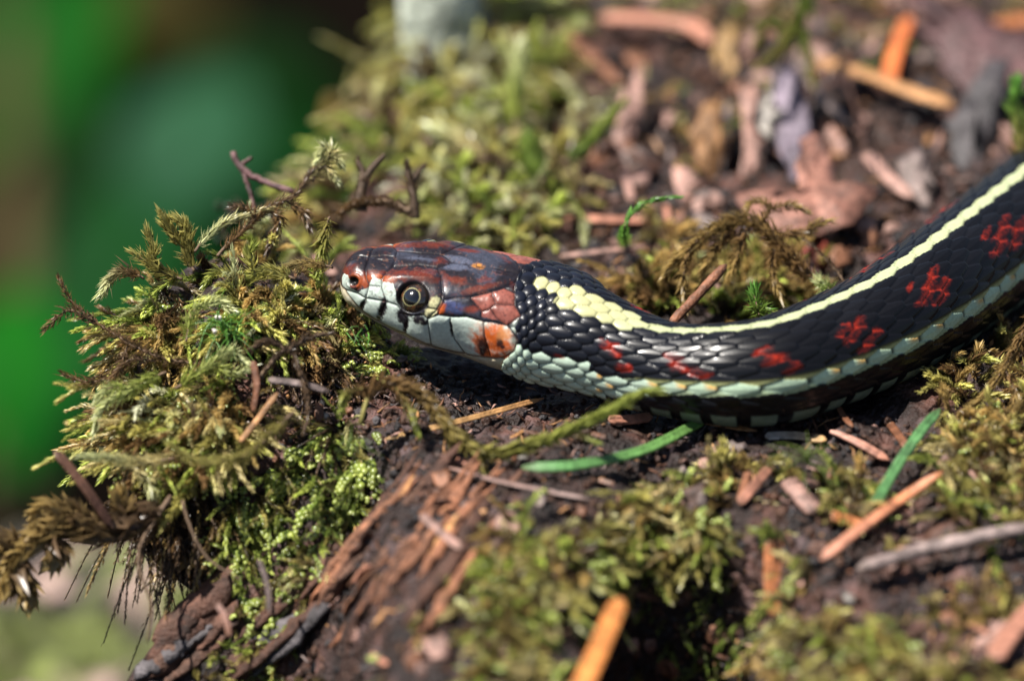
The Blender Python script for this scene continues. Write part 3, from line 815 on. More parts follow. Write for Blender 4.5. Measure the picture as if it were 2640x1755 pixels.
def sprig(px, label, c0, c1, n=160, L=.14, wd=.2, spread=.6, stem=.016, cs=None, branches=(), seed=1, name='moss_sprig', group=None, tipcurl=.25, taper=.55, cat='moss', flat=0, keep=True, mat=None, start=.06, nb=None):
    """one shoot: px = list of (u, v, depth t) or (u, v) lying on the log; branches: list of (px list, n, L)"""
    r = np.random.default_rng(seed)
    def pts(px):
        out = []
        for q in px:
            if len(q) == 3: out.append(W(*q))
            else: out.append(gp(q[0], q[1])+np.array([0, -.03, .07]))
        return np.array(out)
    P0 = pts(px); org = P0[0].copy()
    mb, sb = MB(), MB()
    P = resample(P0, 24)+np.cumsum(r.normal(0, .004, (24, 3)), 0)
    c0, c1 = MC[c0] if isinstance(c0, str) else c0, MC[c1] if isinstance(c1, str) else c1
    csx = MC['umber'] if cs is None else (MC[cs] if isinstance(cs, str) else cs)
    tube(sb, P, np.linspace(stem, stem*.45, 24), 6, csx)
    if n: leaves_on(mb, P, int(n*2.2), L*1.0, wd*.48, spread*(1.65 if spread >= .5 else 1.6), c0, c1, r, tipcurl, taper, flat, start=start, jit=.4)
    for b_ in branches:
        Pb = resample(pts(b_[0]), 16)
        tube(sb, Pb, np.linspace(stem*.8, stem*.3, 16), 5, csx)
        if b_[1]: leaves_on(mb, Pb, int(b_[1]*2.2), b_[2]*1.0, wd*.48, spread*(1.65 if spread >= .5 else 1.6), c0, c1, r, tipcurl, taper, flat, jit=.4)
    if keep:
        for a, b in zip(px[:-1], px[1:]): KEEP.append((a[0], a[1], b[0], b[1], 14))
    root = link(name, None, loc=org, label=label, cat=cat, group=group)
    sb.build('stem', M_STEM, root, org)
    if mb.n: mb.build('leaves', mat or M_MOSS, root, org, kind='stuff')
    return root

# =====================================================================
# LITTER: needles, twigs, chips, leaf pieces
# =====================================================================
def colour_noise(P, c, r, amt=.25, f=3.):
    o = r.random(3)*50
    return np.clip(np.asarray(c)[None]*(1+amt*fbm(P[:, 0]*f+o[0], P[:, 1]*f+o[1], P[:, 2]*f+o[2], 3, 3))[:, None], .003, .9)

def needle(px, width, label, c, seed=1, name='conifer_needle', cat='needle', flat=.42, group=None, c2=None, mat=None, keep=True, blunt=.5, lift=.02, sides=8, rough=0., kw=1.):
    """a needle or stick from a list of (u,v) on the log or (u,v,t) in the air; width in photo pixels"""
    r = np.random.default_rng(seed)
    P0 = np.array([W(*q) if len(q) == 3 else gp(q[0], q[1]) for q in px])
    K = 18
    P = resample(P0, K)
    rad = width*.5*PX
    if len(px[0]) == 2:
        P[:, 2] += min(.16, max(0, float((gh(P[:, 0], P[:, 1])-P[:, 2]).max()))+rad*flat*.4)+lift
    t = np.linspace(0, 1, K)
    prof = np.minimum(1, np.minimum((t+.004)/.05, (1.004-t)/.10))**blunt
    prof = prof*(1+rough*r.normal(0, 1, K))
    P = P+rough*r.normal(0, .03, (K, 3))
    mb = MB(); c = np.asarray(c, float); c2 = c if c2 is None else np.asarray(c2, float)
    C = (c[None]*(1-t[:, None])+c2[None]*t[:, None])*(1+.15*r.normal(0, 1, (K, 1)))
    up = norm(np.array([0, -.45, 1.])+r.normal(0, .2, 3))
    wear = np.exp(-(t/.06)**2)*r.uniform(.2, .6)+np.exp(-((1-t)/.07)**2)*r.uniform(.1, .5)
    C = C*(1-wear[:, None])+np.array([.10, .06, .035])*wear[:, None]
    tube(mb, P, rad*prof, 14 if mat is None else sides, np.clip(C, .003, .9), flat, up, groove=.75 if mat is None else 0.)
    org = P[0].copy()
    if keep:
        for a, b in zip(px[:-1], px[1:]): KEEP.append((a[0], a[1], b[0], b[1], width*.5*kw+10))
    return mb.build(name, mat or M_NEEDLE, None, org, label=label, cat=cat, group=group)

def slab_mesh(mb, outline, thick, C, bend=0., r=None):
    """flat irregular piece: outline (k,2) in its own plane, thickness along z"""
    k = len(outline); o = np.asarray(outline, float)
    ctr = o.mean(0); inner = ctr+(o-ctr)*.55
    zt = lambda q: bend*(q[:, 0]**2-q[:, 1]**2)
    jit = (lambda m: r.normal(0, thick*.22, m)) if r is not None else (lambda m: 0)
    top = np.column_stack([o, zt(o)+thick*.35+jit(k)]); ti = np.column_stack([inner, zt(inner)+thick*.5+jit(k)])
    tc = np.array([[ctr[0], ctr[1], thick*.5]])
    bot = np.column_stack([o*.97, zt(o)-thick*.5])
    V = np.vstack([top, ti, tc, bot]); T = []; Q = []
    for i in range(k):
        j = (i+1) % k
        Q.append([i, j, k+j, k+i]); T.append([k+i, k+j, 2*k]); Q.append([j, i, 2*k+1+i, 2*k+1+j])
    T += [[2*k+1, 2*k+1+i+1, 2*k+1+i] for i in range(1, k-1)]
    return V, np.array(T), np.array(Q)

def frame_from(n, ang):
    n = norm(np.asarray(n, float)); a = norm(np.cross([0, 1, .01], n)); b = np.cross(n, a)
    x = a*math.cos(ang)+b*math.sin(ang); y = np.cross(n, x)
    return np.stack([x, y, n])

def chip(u, v, lx, ly, ang, label, c, seed, name='bark_chip', cat='bark chip', group=None, thick=.05, tilt=None, rise=.05, mat=None, pts=9, bend=.0, jag=.22, keep=False, outline=None):
    """a chip lying on the log; lx, ly half sizes in photo pixels, ang degrees in the ground plane"""
    r = np.random.default_rng(seed)
    p = gp(u, v)
    f = np.dot(p-CAM, DIRV)/DIST*PX
    n_ = gn(np.array([p[0]]), np.array([p[1]]))[0]
    n_ = norm(n_+(r.normal(0, .28, 3) if tilt is None else np.array(tilt)))
    a = np.sort(r.random(pts)*.5+np.arange(pts))/pts*2*math.pi
    rr = 1+r.normal(0, jag, pts)
    if outline is None:
        o = np.column_stack([np.sign(np.cos(a))*np.abs(np.cos(a))**.7*lx*rr, np.sign(np.sin(a))*np.abs(np.sin(a))**.7*ly*rr/max(.55, n_[2]*.75)])*f
    else: o = np.asarray(outline, float)*f
    V, T, Q = slab_mesh(None, o, thick, c, bend, r)
    R_ = frame_from(n_, math.radians(ang)); V = V @ R_+p+np.array([0, 0, rise])
    mb = MB(); mb.add(V, T, Q, colour_noise(V, c, r, .3, 4.))
    if keep: KEEP.append((u-lx*.6, v, u+lx*.6, v, max(ly, 14)))
    return mb.build(name, mat or M_LITTER, None, p, smooth=False, label=label, cat=cat, group=group)

# --------------------------------------------------------------------- colours of litter (linear)
LC = dict(orange=np.array([.40, .145, .055]), salmon=np.array([.42, .19, .125]), tan=lin(205, 150, 98, .6), straw=lin(214, 170, 110, .6), pink=lin(205, 160, 145, .6),
          brown=lin(140, 92, 66, .6), dbrown=lin(84, 56, 44, .6), grey=lin(160, 140, 134, .55), dgrey=lin(96, 90, 92, .5), rust=np.array([.15, .066, .036]),
          white=lin(226, 216, 205, .62), green=np.array([.075, .185, .062]), purple=lin(128, 92, 92, .55), umber=lin(110, 78, 62, .6), red=np.array([.15, .022, .012]))

# ---- needles and sticks in front of the snake
needle([(992, 1166), (1190, 1118), (1402, 1060)], 15, 'straw coloured dry needle lying across the soil under the snake\'s chin', LC['straw'], 11, c2=LC['tan'], kw=2)
needle([(1345, 1243), (1480, 1238), (1640, 1205), (1760, 1150), (1838, 1102)], 30, 'long curved green conifer needle lying in front of the snake', LC['green'], 12, flat=.5, lift=.12, kw=2, c2=LC['green']*np.array([1.3, 1.05, .7]))
needle([(2248, 1372), (2310, 1262), (2365, 1180), (2422, 1112)], 27, 'short straight green needle standing out of moss beside an orange needle', LC['green']*.9, 13, lift=.25, kw=1.5)
needle([(1570, 1098), (1625, 1096), (1682, 1088)], 28, 'salmon pink needle fragment lying against the snake\'s belly', LC['salmon'], 14, flat=.6, lift=.05, kw=1.5)
needle([(1152, 1222), (1300, 1262), (1522, 1306)], 20, 'pinkish grey dry needle running under the long green needle', LC['pink']*.8, 15, c2=LC['grey'], flat=.4, kw=1.5)
needle([(1145, 1186), (1180, 1198), (1218, 1200)], 30, 'short curled rust orange needle scrap beside the straw needle', LC['salmon']*.85, 16, kw=2)
needle([(1555, 1056), (1760, 1098), (1950, 1132)], 16, 'amber needle tucked along the shaded underside of the snake', LC['tan']*.7, 17, lift=.03)
needle([(1972, 1136), (2050, 1134), (2130, 1146)], 27, 'whitish dry needle lying below the snake\'s middle bend', LC['white']*.8, 18, c2=LC['straw'], flat=.5, kw=1.5)
needle([(2142, 1128), (2210, 1158), (2290, 1204)], 30, 'pale pink broken needle beside the whitish needle', LC['pink'], 19, c2=LC['salmon'], flat=.55, lift=.05, kw=1.5)
needle([(2146, 1048), (2172, 1096), (2198, 1128)], 17, 'thin pinkish brown needle leaning against the snake', LC['brown']*1.1, 20, lift=.10, kw=1.5)
needle([(2292, 1106), (2325, 1150), (2340, 1175)], 22, 'small dull brown needle stub in the snake\'s shadow', LC['brown']*.7, 21, lift=.06)
needle([(2115, 1512), (2210, 1436), (2330, 1350), (2428, 1284)], 32, 'long orange needle lying diagonally across the moss', LC['salmon']*.9, 22, c2=LC['orange'], flat=.6, lift=.3, kw=1.5)
needle([(2142, 1372), (2190, 1388), (2232, 1402)], 32, 'short orange needle crossing under the diagonal orange needle', LC['orange'], 23, lift=.2, kw=1.3)
needle([(1996, 1432), (1994, 1530), (2000, 1632)], 50, 'broad orange needle lying end on beside the dark hollow', LC['orange'], 24, flat=.22, lift=.16, kw=1.3)
needle([(1490, 1790, -6.2), (1545, 1670, -5.6), (1600, 1540, -4.9)], 50, 'big amber orange needle beside the dark mossy hollow', LC['orange']*np.array([1.1, 1.1, .7]), 25, flat=.25, lift=.25, kw=1.3)
needle([(2560, 1740), (2600, 1680), (2680, 1590)], 52, 'salmon needle sticking out of brown moss near the grey stick', LC['salmon']*.8, 26, lift=.15)
needle([(1905, 1330), (1950, 1275), (1985, 1235)], 26, 'dull salmon needle half buried in moss below the pale pink needle', LC['salmon']*.7, 27, lift=.12)
needle([(1928, 1240), (1905, 1320)], 20, 'thin faded needle stub standing beside the dull salmon needle', LC['brown'], 28, lift=.1)
needle([(2030, 1265), (2060, 1300), (2105, 1350)], 50, 'faded pink bark curl lying in the moss under the snake', LC['pink']*.6, 29, name='bark_curl', cat='bark', mat=M_LITTER, lift=.1)
needle([(2210, 1530), (2380, 1480), (2560, 1440), (2680, 1418)], 42, 'grey weathered stick lying across brown moss', LC['grey']*.9, 30, name='stick', cat='stick', flat=.7, mat=M_LITTER, lift=.25, rough=.03)
needle([(1440, 1620), (1510, 1560), (1592, 1500)], 30, 'grey brown stick pointing at the dark hollow', LC['grey']*.55, 31, name='stick', cat='stick', mat=M_LITTER, lift=.15, rough=.03)
needle([(912, 1524), (935, 1500), (962, 1482)], 30, 'bright salmon orange chip of needle on the reddish rotten wood', LC['salmon'], 32, lift=.12, kw=1.2)
needle([(1085, 1360), (1130, 1400), (1190, 1450)], 26, 'pinkish twig stub lying on the rotten wood', LC['pink']*.6, 33, name='twig', cat='twig', mat=M_LITTER, lift=.12)
needle([(420, 1536), (490, 1490), (560, 1450)], 22, 'straw coloured splinter on the lip of the bark edge', LC['straw'], 34, name='splinter', cat='splinter', mat=M_LITTER, lift=.08, flat=.4)
needle([(140, 1162, -1.9), (175, 1200, -1.9), (230, 1270, -1.9), (292, 1362, -1.8)], 27, 'brown dead needle jutting out from the left side of the moss mound', LC['umber']*1.3, 35, c2=LC['dbrown'], flat=.7)
needle([(652, 930, -1.3), (662, 990, -1.35), (652, 1062, -1.35)], 20, 'upright brown wood splinter in the moss below the snout', LC['brown']*.8, 36, name='splinter', cat='splinter', mat=M_LITTER, flat=.4)
needle([(618, 1140, -1.5), (668, 1076, -1.45), (716, 1012, -1.4)], 17, 'slanting tan wood splinter beside the upright splinter', LC['tan']*.8, 37, name='splinter', cat='splinter', mat=M_LITTER, flat=.4)
needle([(690, 978, -1.2), (780, 990, -1.15), (850, 1010, -1.1)], 24, 'flat grey brown wood splinter half under the scale moss', LC['grey']*.6, 38, name='splinter', cat='splinter', mat=M_LITTER, flat=.4)
needle([(668, 1440, -2.2), (690, 1510, -2.3), (694, 1580, -2.35)], 13, 'thin grey needle hanging down the log face', LC['grey']*.8, 39)
needle([(560, 1555, -2.6), (580, 1590, -2.65), (592, 1640, -2.7)], 15, 'rusty needle with a pale tip on the dark bark', LC['pink'], 40, c2=LC['rust'])
# ---- sticks, needles behind the snake
needle([(1728, 836, .1), (1800, 760, .35), (1872, 682, .6)], 27, 'ribbed brown twig propped behind the snake\'s neck', LC['brown'], 51, name='twig', cat='twig', flat=.8, mat=M_LITTER, rough=.05)
needle([(1545, 112), (1690, 118), (1790, 138), (1832, 178)], 52, 'big salmon needle arching over the litter behind', LC['salmon'], 52, lift=.3, flat=.6, kw=1.3)
needle([(2286, 276), (2305, 180), (2342, 78)], 48, 'upright bright orange needle standing in the litter', LC['orange']*np.array([1.1, .8, .55]), 53, lift=.15, kw=1.3)
needle([(1456, 586), (1560, 590), (1662, 594)], 32, 'salmon needle lying just behind the neck near a green shoot', LC['salmon']*.85, 54, lift=.1, kw=1.2)
needle([(2562, 96), (2620, 88), (2700, 76)], 42, 'orange needle lying beyond the purple brown leaf', LC['orange'], 55, lift=.15)
needle([(1448, 100), (1520, 170), (1602, 244)], 42, 'brown twig lying left of the litter hollow', LC['brown']*.9, 56, name='twig', cat='twig', mat=M_LITTER, lift=.12, rough=.03)
needle([(2048, 190), (2110, 290), (2186, 372)], 26, 'thin grey twig leaning over the long tan chip', LC['grey']*.8, 57, name='twig', cat='twig', mat=M_LITTER, lift=.25, rough=.03)
needle([(2232, 436), (2290, 500), (2352, 552)], 42, 'pinkish tan strip of bark beside the brown leaf', LC['pink']*.8, 58, name='bark_strip', cat='bark', mat=M_LITTER, lift=.1, flat=.35, kw=1.2)
needle([(1606, 464), (1618, 500), (1628, 544)], 24, 'short pinkish needle behind the bright green shoot', LC['pink']*.8, 59, lift=.1)
needle([(2362, 160), (2420, 164), (2480, 168)], 40, 'pale grey stick under the purple brown leaf', LC['grey']*.9, 60, name='stick', cat='stick', mat=M_LITTER, lift=.05)
needle([(1440, 690), (1560, 676), (1672, 664)], 20, 'greyish pink twig lying along the far side of the neck', LC['pink']*.55, 61, name='twig', cat='twig', mat=M_LITTER, lift=.12)
needle([(2098, 235), (2230, 272), (2350, 318), (2464, 356)], 56, 'long rough tan chip of bark with shadow under its edge', LC['tan']*.9, 62, name='bark_strip', cat='bark', mat=M_LITTER, flat=.3, lift=.35, rough=.05, kw=1.2)
needle([(2160, 220), (2200, 330), (2236, 470)], 10, 'hair thin dark rootlet standing over the litter', LC['dbrown'], 63, name='rootlet', cat='root', mat=M_LITTER, lift=.3)
# forked twig at the top of the mound
rt = link('forked_twig', None, loc=W(760, 492, 1.6), label='forked purplish twig sticking up from the top of the moss mound', cat='twig')
for pts_, wd_ in ([[(600, 392, 1.9), (622, 432, 1.85), (690, 470, 1.75), (760, 496, 1.6)], 17], [[(622, 432, 1.85), (640, 480, 1.8), (662, 560, 1.7)], 14], [[(618, 428, 1.85), (640, 412, 1.9), (648, 408, 1.95)], 11]):
    mb = MB(); P_ = resample([W(*q) for q in pts_], 16); tube(mb, P_+rng.normal(0, .008, P_.shape), wd_*.5*PX*(1-.35*np.linspace(0, 1, 16)*(wd_ < 17)), 7, colour_noise(P_, LC['purple']*.8, rng, .3))
    mb.build('branch', M_LITTER, rt, W(760, 492, 1.6))

# ---- bigger leaf pieces and chips behind
def leaf_piece(outline, label, c, seed, rise=.25, tilt=(0, 0, 0), thick=.03, keep=True, name='dead_leaf', cat='leaf', bend=.05):
    r0_ = np.random.default_rng(seed+9); o0 = np.array(outline, float); o = []
    for a_, b_ in zip(o0, np.roll(o0, -1, 0)):
        dl = np.hypot(*(b_-a_))
        for f_ in (0, .3, .65): o.append(a_+(b_-a_)*f_+r0_.normal(0, min(4, dl*.04), 2))
    o = np.array(o); ctr = o.mean(0)
    P = np.array([on_plane(a, b, gp(*ctr)[2]+rise) for a, b in o]); pc = P.mean(0)
    r = np.random.default_rng(seed)
    P = P+np.array([[0, 0, 1.]])*((P[:, :1]-pc[0])*tilt[0]+(P[:, 1:2]-pc[1])*tilt[1])+r.normal(0, .03, P.shape)
    k = len(P); inn = pc+(P-pc)*.55+np.array([0, 0, bend])+r.normal(0, .05, P.shape)
    dn = np.array([0, 0, -thick])
    V = np.vstack([P, inn, pc[None]+[[0, 0, bend*.6]], P+dn, inn+dn, pc[None]+[[0, 0, bend*.6]]+dn])
    T, Q = [], []; m = 2*k+1
    for i in range(k):
        j = (i+1) % k
        Q += [[i, j, k+j, k+i], [m+j, m+i, m+k+i, m+k+j], [j, i, m+i, m+j]]; T += [[k+i, k+j, 2*k], [m+k+j, m+k+i, m+2*k]]
    mb = MB(); mb.add(V, T, Q, colour_noise(V, np.asarray(c)*.85, r, .4, 3.))
    if keep: KEEP.append((o[:, 0].min()+20, ctr[1], o[:, 0].max()-20, ctr[1], (o[:, 1].max()-o[:, 1].min())*.4))
    return mb.build(name, M_LITTER, None, pc, smooth=False, label=label, cat=cat)
leaf_piece([(1895, 500), (1980, 495), (2048, 512), (2062, 470), (2050, 400), (2120, 395), (2150, 440), (2160, 480), (2215, 492), (2264, 488), (2200, 545), (2110, 566), (2000, 560), (1920, 540)],
           'brown torn leaf with a pointed lobe lying behind the snake', LC['pink']*np.array([.62, .5, .45]), 71, rise=.45, tilt=(0, .25))
leaf_piece([(2318, 28), (2400, 40), (2500, 70), (2620, 100), (2700, 120), (2700, 180), (2560, 176), (2500, 182), (2440, 140), (2400, 90)],
           'purple brown curled leaf at the far side of the litter', LC['purple']*.7, 72, rise=.5, tilt=(.1, .4))
leaf_piece([(2440, 300), (2480, 270), (2560, 225), (2600, 222), (2590, 270), (2550, 330), (2500, 368), (2460, 350)],
           'dark grey weathered chip of wood beside the tan bark chip', LC['dgrey'], 73, rise=.3, tilt=(.1, .4), thick=.08, name='bark_chip', cat='bark chip')
leaf_piece([(2055, 636), (2090, 618), (2140, 632), (2148, 655), (2110, 672), (2070, 664)], 'scrap of bright red translucent leaf behind the mossy tuft', LC['red'], 74, rise=.1, tilt=(0, .3), keep=False)
leaf_piece([(1782, 345), (1830, 310), (1862, 312), (1858, 390), (1800, 372)], 'square tan bark flake standing at the rim of the litter hollow', LC['tan']*.7, 75, rise=.3, tilt=(0, .8), name='bark_chip', cat='bark chip')
leaf_piece([(1905, 310), (1950, 300), (1958, 360), (1950, 390), (1908, 392)], 'pale pink bark flake standing in the litter hollow', LC['pink']*.9, 76, rise=.3, tilt=(0, .8), name='bark_chip', cat='bark chip')
leaf_piece([(1960, 290), (1985, 280), (2000, 300), (1988, 325), (1968, 318)], 'small cream flake at the rim of the litter hollow', LC['white']*.8, 77, rise=.35, tilt=(0, .8), name='bark_chip', cat='bark chip')
leaf_piece([(1995, 270), (2035, 260), (2090, 320), (2080, 380), (2040, 392), (2000, 340)], 'lilac grey bark flake under the thin grey twig', lin(150, 135, 150, .55), 78, rise=.3, tilt=(0, .6), name='bark_chip', cat='bark chip')
leaf_piece([(2310, 440), (2360, 425), (2420, 470), (2400, 500), (2330, 490)], 'pale grey stone like flake beside the pinkish bark strip', LC['grey'], 79, rise=.2, tilt=(0, .5), name='bark_chip', cat='bark chip', thick=.1)
leaf_piece([(1590, 290), (1650, 240), (1660, 300), (1620, 350), (1585, 345)], 'tan wedge of bark beside the brown twig', LC['pink']*.75, 80, rise=.3, tilt=(0, .6), name='bark_chip', cat='bark chip')
leaf_piece([(1835, 120), (1880, 100), (1905, 130), (1890, 170), (1845, 165)], 'cream tan flake near the arching salmon needle', LC['straw']*.75, 81, rise=.25, tilt=(0, .6), name='bark_chip', cat='bark chip')

# scattered flakes and crumbs: individuals by kind and region
REFS = [(1690, 125, 'the arching salmon needle'), (2310, 180, 'the upright orange needle'), (1560, 590, 'the salmon needle behind the neck'), (1520, 170, 'the brown twig'), (2110, 290, 'the thin grey twig'),
        (2290, 500, 'the pinkish bark strip'), (2080, 480, 'the torn brown leaf'), (2520, 110, 'the purple brown leaf'), (2520, 300, 'the dark grey chip'), (2290, 310, 'the long tan chip'), (1830, 350, 'the square tan flake'),
        (1690, 520, 'the bright green shoot'), (1900, 620, 'the golden moss tuft'), (1930, 340, 'the pale pink standing flake'), (1625, 300, 'the tan bark wedge'), (2000, 180, 'the dark green hanging moss'),
        (1600, 1210, 'the long green needle'), (2330, 1240, 'the short green needle'), (2280, 1400, 'the diagonal orange needle'), (1998, 1530, 'the broad orange needle'), (1540, 1680, 'the amber needle'), (2450, 1460, 'the grey stick'),
        (2210, 1160, 'the pale pink needle'), (1250, 1150, 'the straw needle'), (1940, 1280, 'the dull salmon needle'), (1720, 1570, 'the dark hollow'), (1120, 1400, 'the rotten wood'), (1350, 1290, 'the pinkish grey needle'),
        (655, 1000, 'the upright splinter'), (668, 1076, 'the slanting splinter'), (585, 850, 'the spiky green tuft'), (830, 650, 'the hanging green shoot'), (935, 860, 'the vivid green star'), (760, 930, 'the dangling dead stem'), (1010, 1000, 'the looping olive strand'), (880, 780, 'the snout'), (690, 550, 'the rusty moss branch')]
def near_ref(u, v): return min(REFS, key=lambda q: (q[0]-u)**2+(q[1]-v)**2)[2]
KINDS = [('small pinkish tan bark flake', LC['pink']*.75), ('small dark brown bark flake', LC['dbrown']), ('small rusty orange bark flake', LC['rust']*1.1), ('small grey bark flake', LC['grey']*.8), ('small cream wood flake', LC['white']*.42)]
REG = [('behind the snake\'s head and neck', [(1010, 540), (1250, 590), (1500, 700), (1760, 800), (1900, 760), (1900, 560), (1450, 480), (1100, 480)], 42, (8, 24), .8),
       ('in the litter behind the snake', [(1560, 0), (2640, 0), (2640, 400), (2420, 540), (2240, 680), (2000, 800), (1900, 600), (1560, 640), (1440, 300)], 145, (13, 36), 1.),
       ('on the soil in front of the snake', [(1180, 1120), (1500, 1080), (1900, 1160), (2400, 1160), (2640, 1300), (2640, 1755), (780, 1755), (1050, 1450)], 70, (12, 34), .8),
       ('among the moss round the snout', [(620, 560), (860, 560), (900, 820), (1150, 960), (1000, 1250), (600, 1250), (520, 800)], 36, (8, 18), .6)]
for ri, (rl, poly, n_, szr, hh) in enumerate(REG):
    r = np.random.default_rng(300+ri); pa = np.array(poly, float); (u0, u1), (v0, v1) = pix_area(poly); k = 0; tries = 0
    while k < n_ and tries < 4000:
        tries += 1
        u, v = r.uniform(u0, u1), r.uniform(v0, v1)
        if not inside(np.array([u]), np.array([v]), pa)[0]: continue
        p = gp(u, v)
        if not snake_clear(p[None], .15)[0] or kept(u, v): continue
        ki = r.choice(5, p=[.40, .27, .17, .12, .04]); nm, c = KINDS[ki]
        sx = r.uniform(*szr); sy = sx*r.uniform(.4, .9)
        tl = r.normal(0, .45, 3)+np.array([0, -.25, 0]); tw = ' tipped on edge' if abs(tl[0])+abs(tl[1]) > 1.0 else (' tilted' if abs(tl[0])+abs(tl[1]) > .55 else '')
        szw = 'tiny' if sx < szr[0]+(szr[1]-szr[0])*.33 else ('small' if sx < szr[0]+(szr[1]-szr[0])*.67 else 'large'); shp = ('narrow ' if sy < sx*.6 and not tw else '')+{5: 'blocky ', 8: '', 12: 'ragged '}[(np_ := int(r.choice([5, 8, 12])))]
        chip(u, v, sx, sy, r.uniform(0, 180), nm.replace('small', szw+' '+shp).replace('  ', ' ').strip()+tw+' beside '+near_ref(u, v), c*r.uniform(.7, 1.15), 4000+ri*500+k, name='bark_flake', cat='bark flake', group=nm.replace('small ', '')+'s in the litter', thick=r.uniform(.02, .07), rise=r.uniform(.03, .16)*hh, tilt=tl, pts=np_, jag=.3 if np_ == 12 else .16)
        k += 1
# scattered fine needles behind / in front
for ri, (rl, poly, n_, cc) in enumerate([('in the litter behind the snake', REG[1][1], 34, ['tan', 'salmon', 'brown', 'grey', 'orange']), ('in the moss in front of the snake', REG[2][1], 26, ['tan', 'rust', 'salmon', 'umber'])]):
    r = np.random.default_rng(500+ri); pa = np.array(poly, float); (u0, u1), (v0, v1) = pix_area(poly); k = 0
    names = dict(tan='thin tan needle', salmon='thin salmon needle', brown='thin brown needle', grey='thin grey needle', orange='thin orange needle', rust='thin rust brown needle', umber='thin dark brown needle')
    while k < n_:
        u, v = r.uniform(u0, u1), r.uniform(v0, v1); a = r.uniform(0, math.pi); L_ = r.uniform(40, 110)
        q = [(u, v), (u+math.cos(a)*L_*.5, v+math.sin(a)*L_*.25), (u+math.cos(a)*L_, v+math.sin(a)*L_*.45)]
        if not all(inside(np.array([x]), np.array([y]), pa)[0] for x, y in q): continue
        if not snake_clear(np.array([gp(*x) for x in q]), .15).all() or kept(*q[1]): continue
        ck = cc[r.integers(len(cc))]
        needle(q, r.uniform(9, 17), ('long ' if L_ > 75 else 'short ')+names[ck]+' near '+near_ref(*q[1]), LC[ck]*r.uniform(.6, 1), 600+ri*100+k, group=names[ck]+'s '+rl, lift=r.uniform(.02, .12), keep=False)
        k += 1

def crumbs(name, poly, n, label, seed, size=(.02, .06), cols=('dbrown', 'umber', 'dgrey')):
    r = np.random.default_rng(seed); mb = MB(); pa = np.array(poly, float); (u0, u1), (v0, v1) = pix_area(poly)
    ico_v = norm(np.array([(0, 1, 1.618), (0, -1, 1.618), (0, 1, -1.618), (0, -1, -1.618), (1, 1.618, 0), (-1, 1.618, 0), (1, -1.618, 0), (-1, -1.618, 0), (1.618, 0, 1), (-1.618, 0, 1), (1.618, 0, -1), (-1.618, 0, -1)]))
    ico_f = np.array([(0, 1, 8), (0, 9, 1), (0, 8, 4), (0, 4, 5), (0, 5, 9), (1, 9, 7), (1, 7, 6), (1, 6, 8), (2, 3, 11), (2, 10, 3), (2, 4, 10), (2, 5, 4), (2, 11, 5), (3, 10, 6), (3, 6, 7), (3, 7, 11), (4, 8, 10), (5, 11, 9), (6, 10, 8), (7, 9, 11)])
    for k in range(n):
        u, v = r.uniform(u0, u1), r.uniform(v0, v1)
        if not inside(np.array([u]), np.array([v]), pa)[0]: continue
        p = gp(u, v)
        if not snake_clear(p[None], .06)[0]: continue
        sz = r.uniform(*size)*(1 if r.random() < .85 else 1.8)
        V = p+np.array([0, 0, sz*.3])+ico_v*sz*r.uniform(.6, 1.3, 3)*(1+r.normal(0, .18, (12, 1)))
        mb.add(V, ico_f, None, LC[cols[r.integers(len(cols))]]*r.uniform(.25, .85))
    mb.build(name, M_SOIL, smooth=False, label=label, cat='soil', kind='stuff')
crumbs('soil_crumbs', REG[1][1], 2600, 'crumbly dark soil grains behind the snake', 81, (.025, .075))
crumbs('soil_crumbs', [(880, 900), (1500, 1000), (2300, 1080), (2640, 1200), (2640, 1755), (700, 1755), (880, 1100)], 3600, 'crumbly dark soil grains in front of the snake', 82, (.018, .05))
crumbs('soil_crumbs', [(560, 520), (1000, 520), (1000, 900), (1150, 980), (1000, 1300), (500, 1300)], 1400, 'crumbly dark soil grains under the moss mound', 83, (.018, .05))

crumbs('soil_crumbs', REG[0][1], 1500, 'crumbly dark soil grains behind the neck', 84, (.018, .055))
def slivers(poly, n, label, seed, lr=(.06, .3)):
    r = np.random.default_rng(seed); mb = MB(); pa = np.array(poly, float); (u0, u1), (v0, v1) = pix_area(poly)
    cols = ['umber', 'brown', 'tan', 'dbrown', 'pink', 'rust', 'grey', 'dgrey']
    for k in range(n):
        u, v = r.uniform(u0, u1), r.uniform(v0, v1)
        if not inside(np.array([u]), np.array([v]), pa)[0]: continue
        p = gp(u, v)
        if not snake_clear(p[None], .15)[0] or cliff(p[0], p[1]) > .8: continue
        d = norm(r.normal(0, 1, 3)*np.array([1, 1, .35])); L_ = r.uniform(*lr); q = np.linspace(-.5, .5, 4)[:, None]
        P = p+np.array([0, 0, .05])+d*L_*q+r.normal(0, L_*.05, (4, 3))
        tube(mb, P, np.array([.4, 1, .9, .3])*r.uniform(.008, .028), 4, LC[cols[r.integers(8)]]*r.uniform(.4, 1.1), .5)
    mb.build('plant_debris', M_LITTER, smooth=False, label=label, cat='debris', kind='stuff')
slivers(REG[1][1], 1500, 'fine shredded bark and needle bits behind the snake', 91)
slivers(REG[0][1], 500, 'fine shredded plant bits behind the neck', 92)
slivers([(880, 900), (1500, 1000), (2300, 1080), (2640, 1200), (2640, 1755), (700, 1755), (880, 1100)], 1500, 'fine shredded bark and needle bits in front of the snake', 93)
slivers([(560, 700), (900, 700), (1000, 1000), (860, 1140), (560, 1140)], 400, 'fine shredded plant bits under the snout', 94)
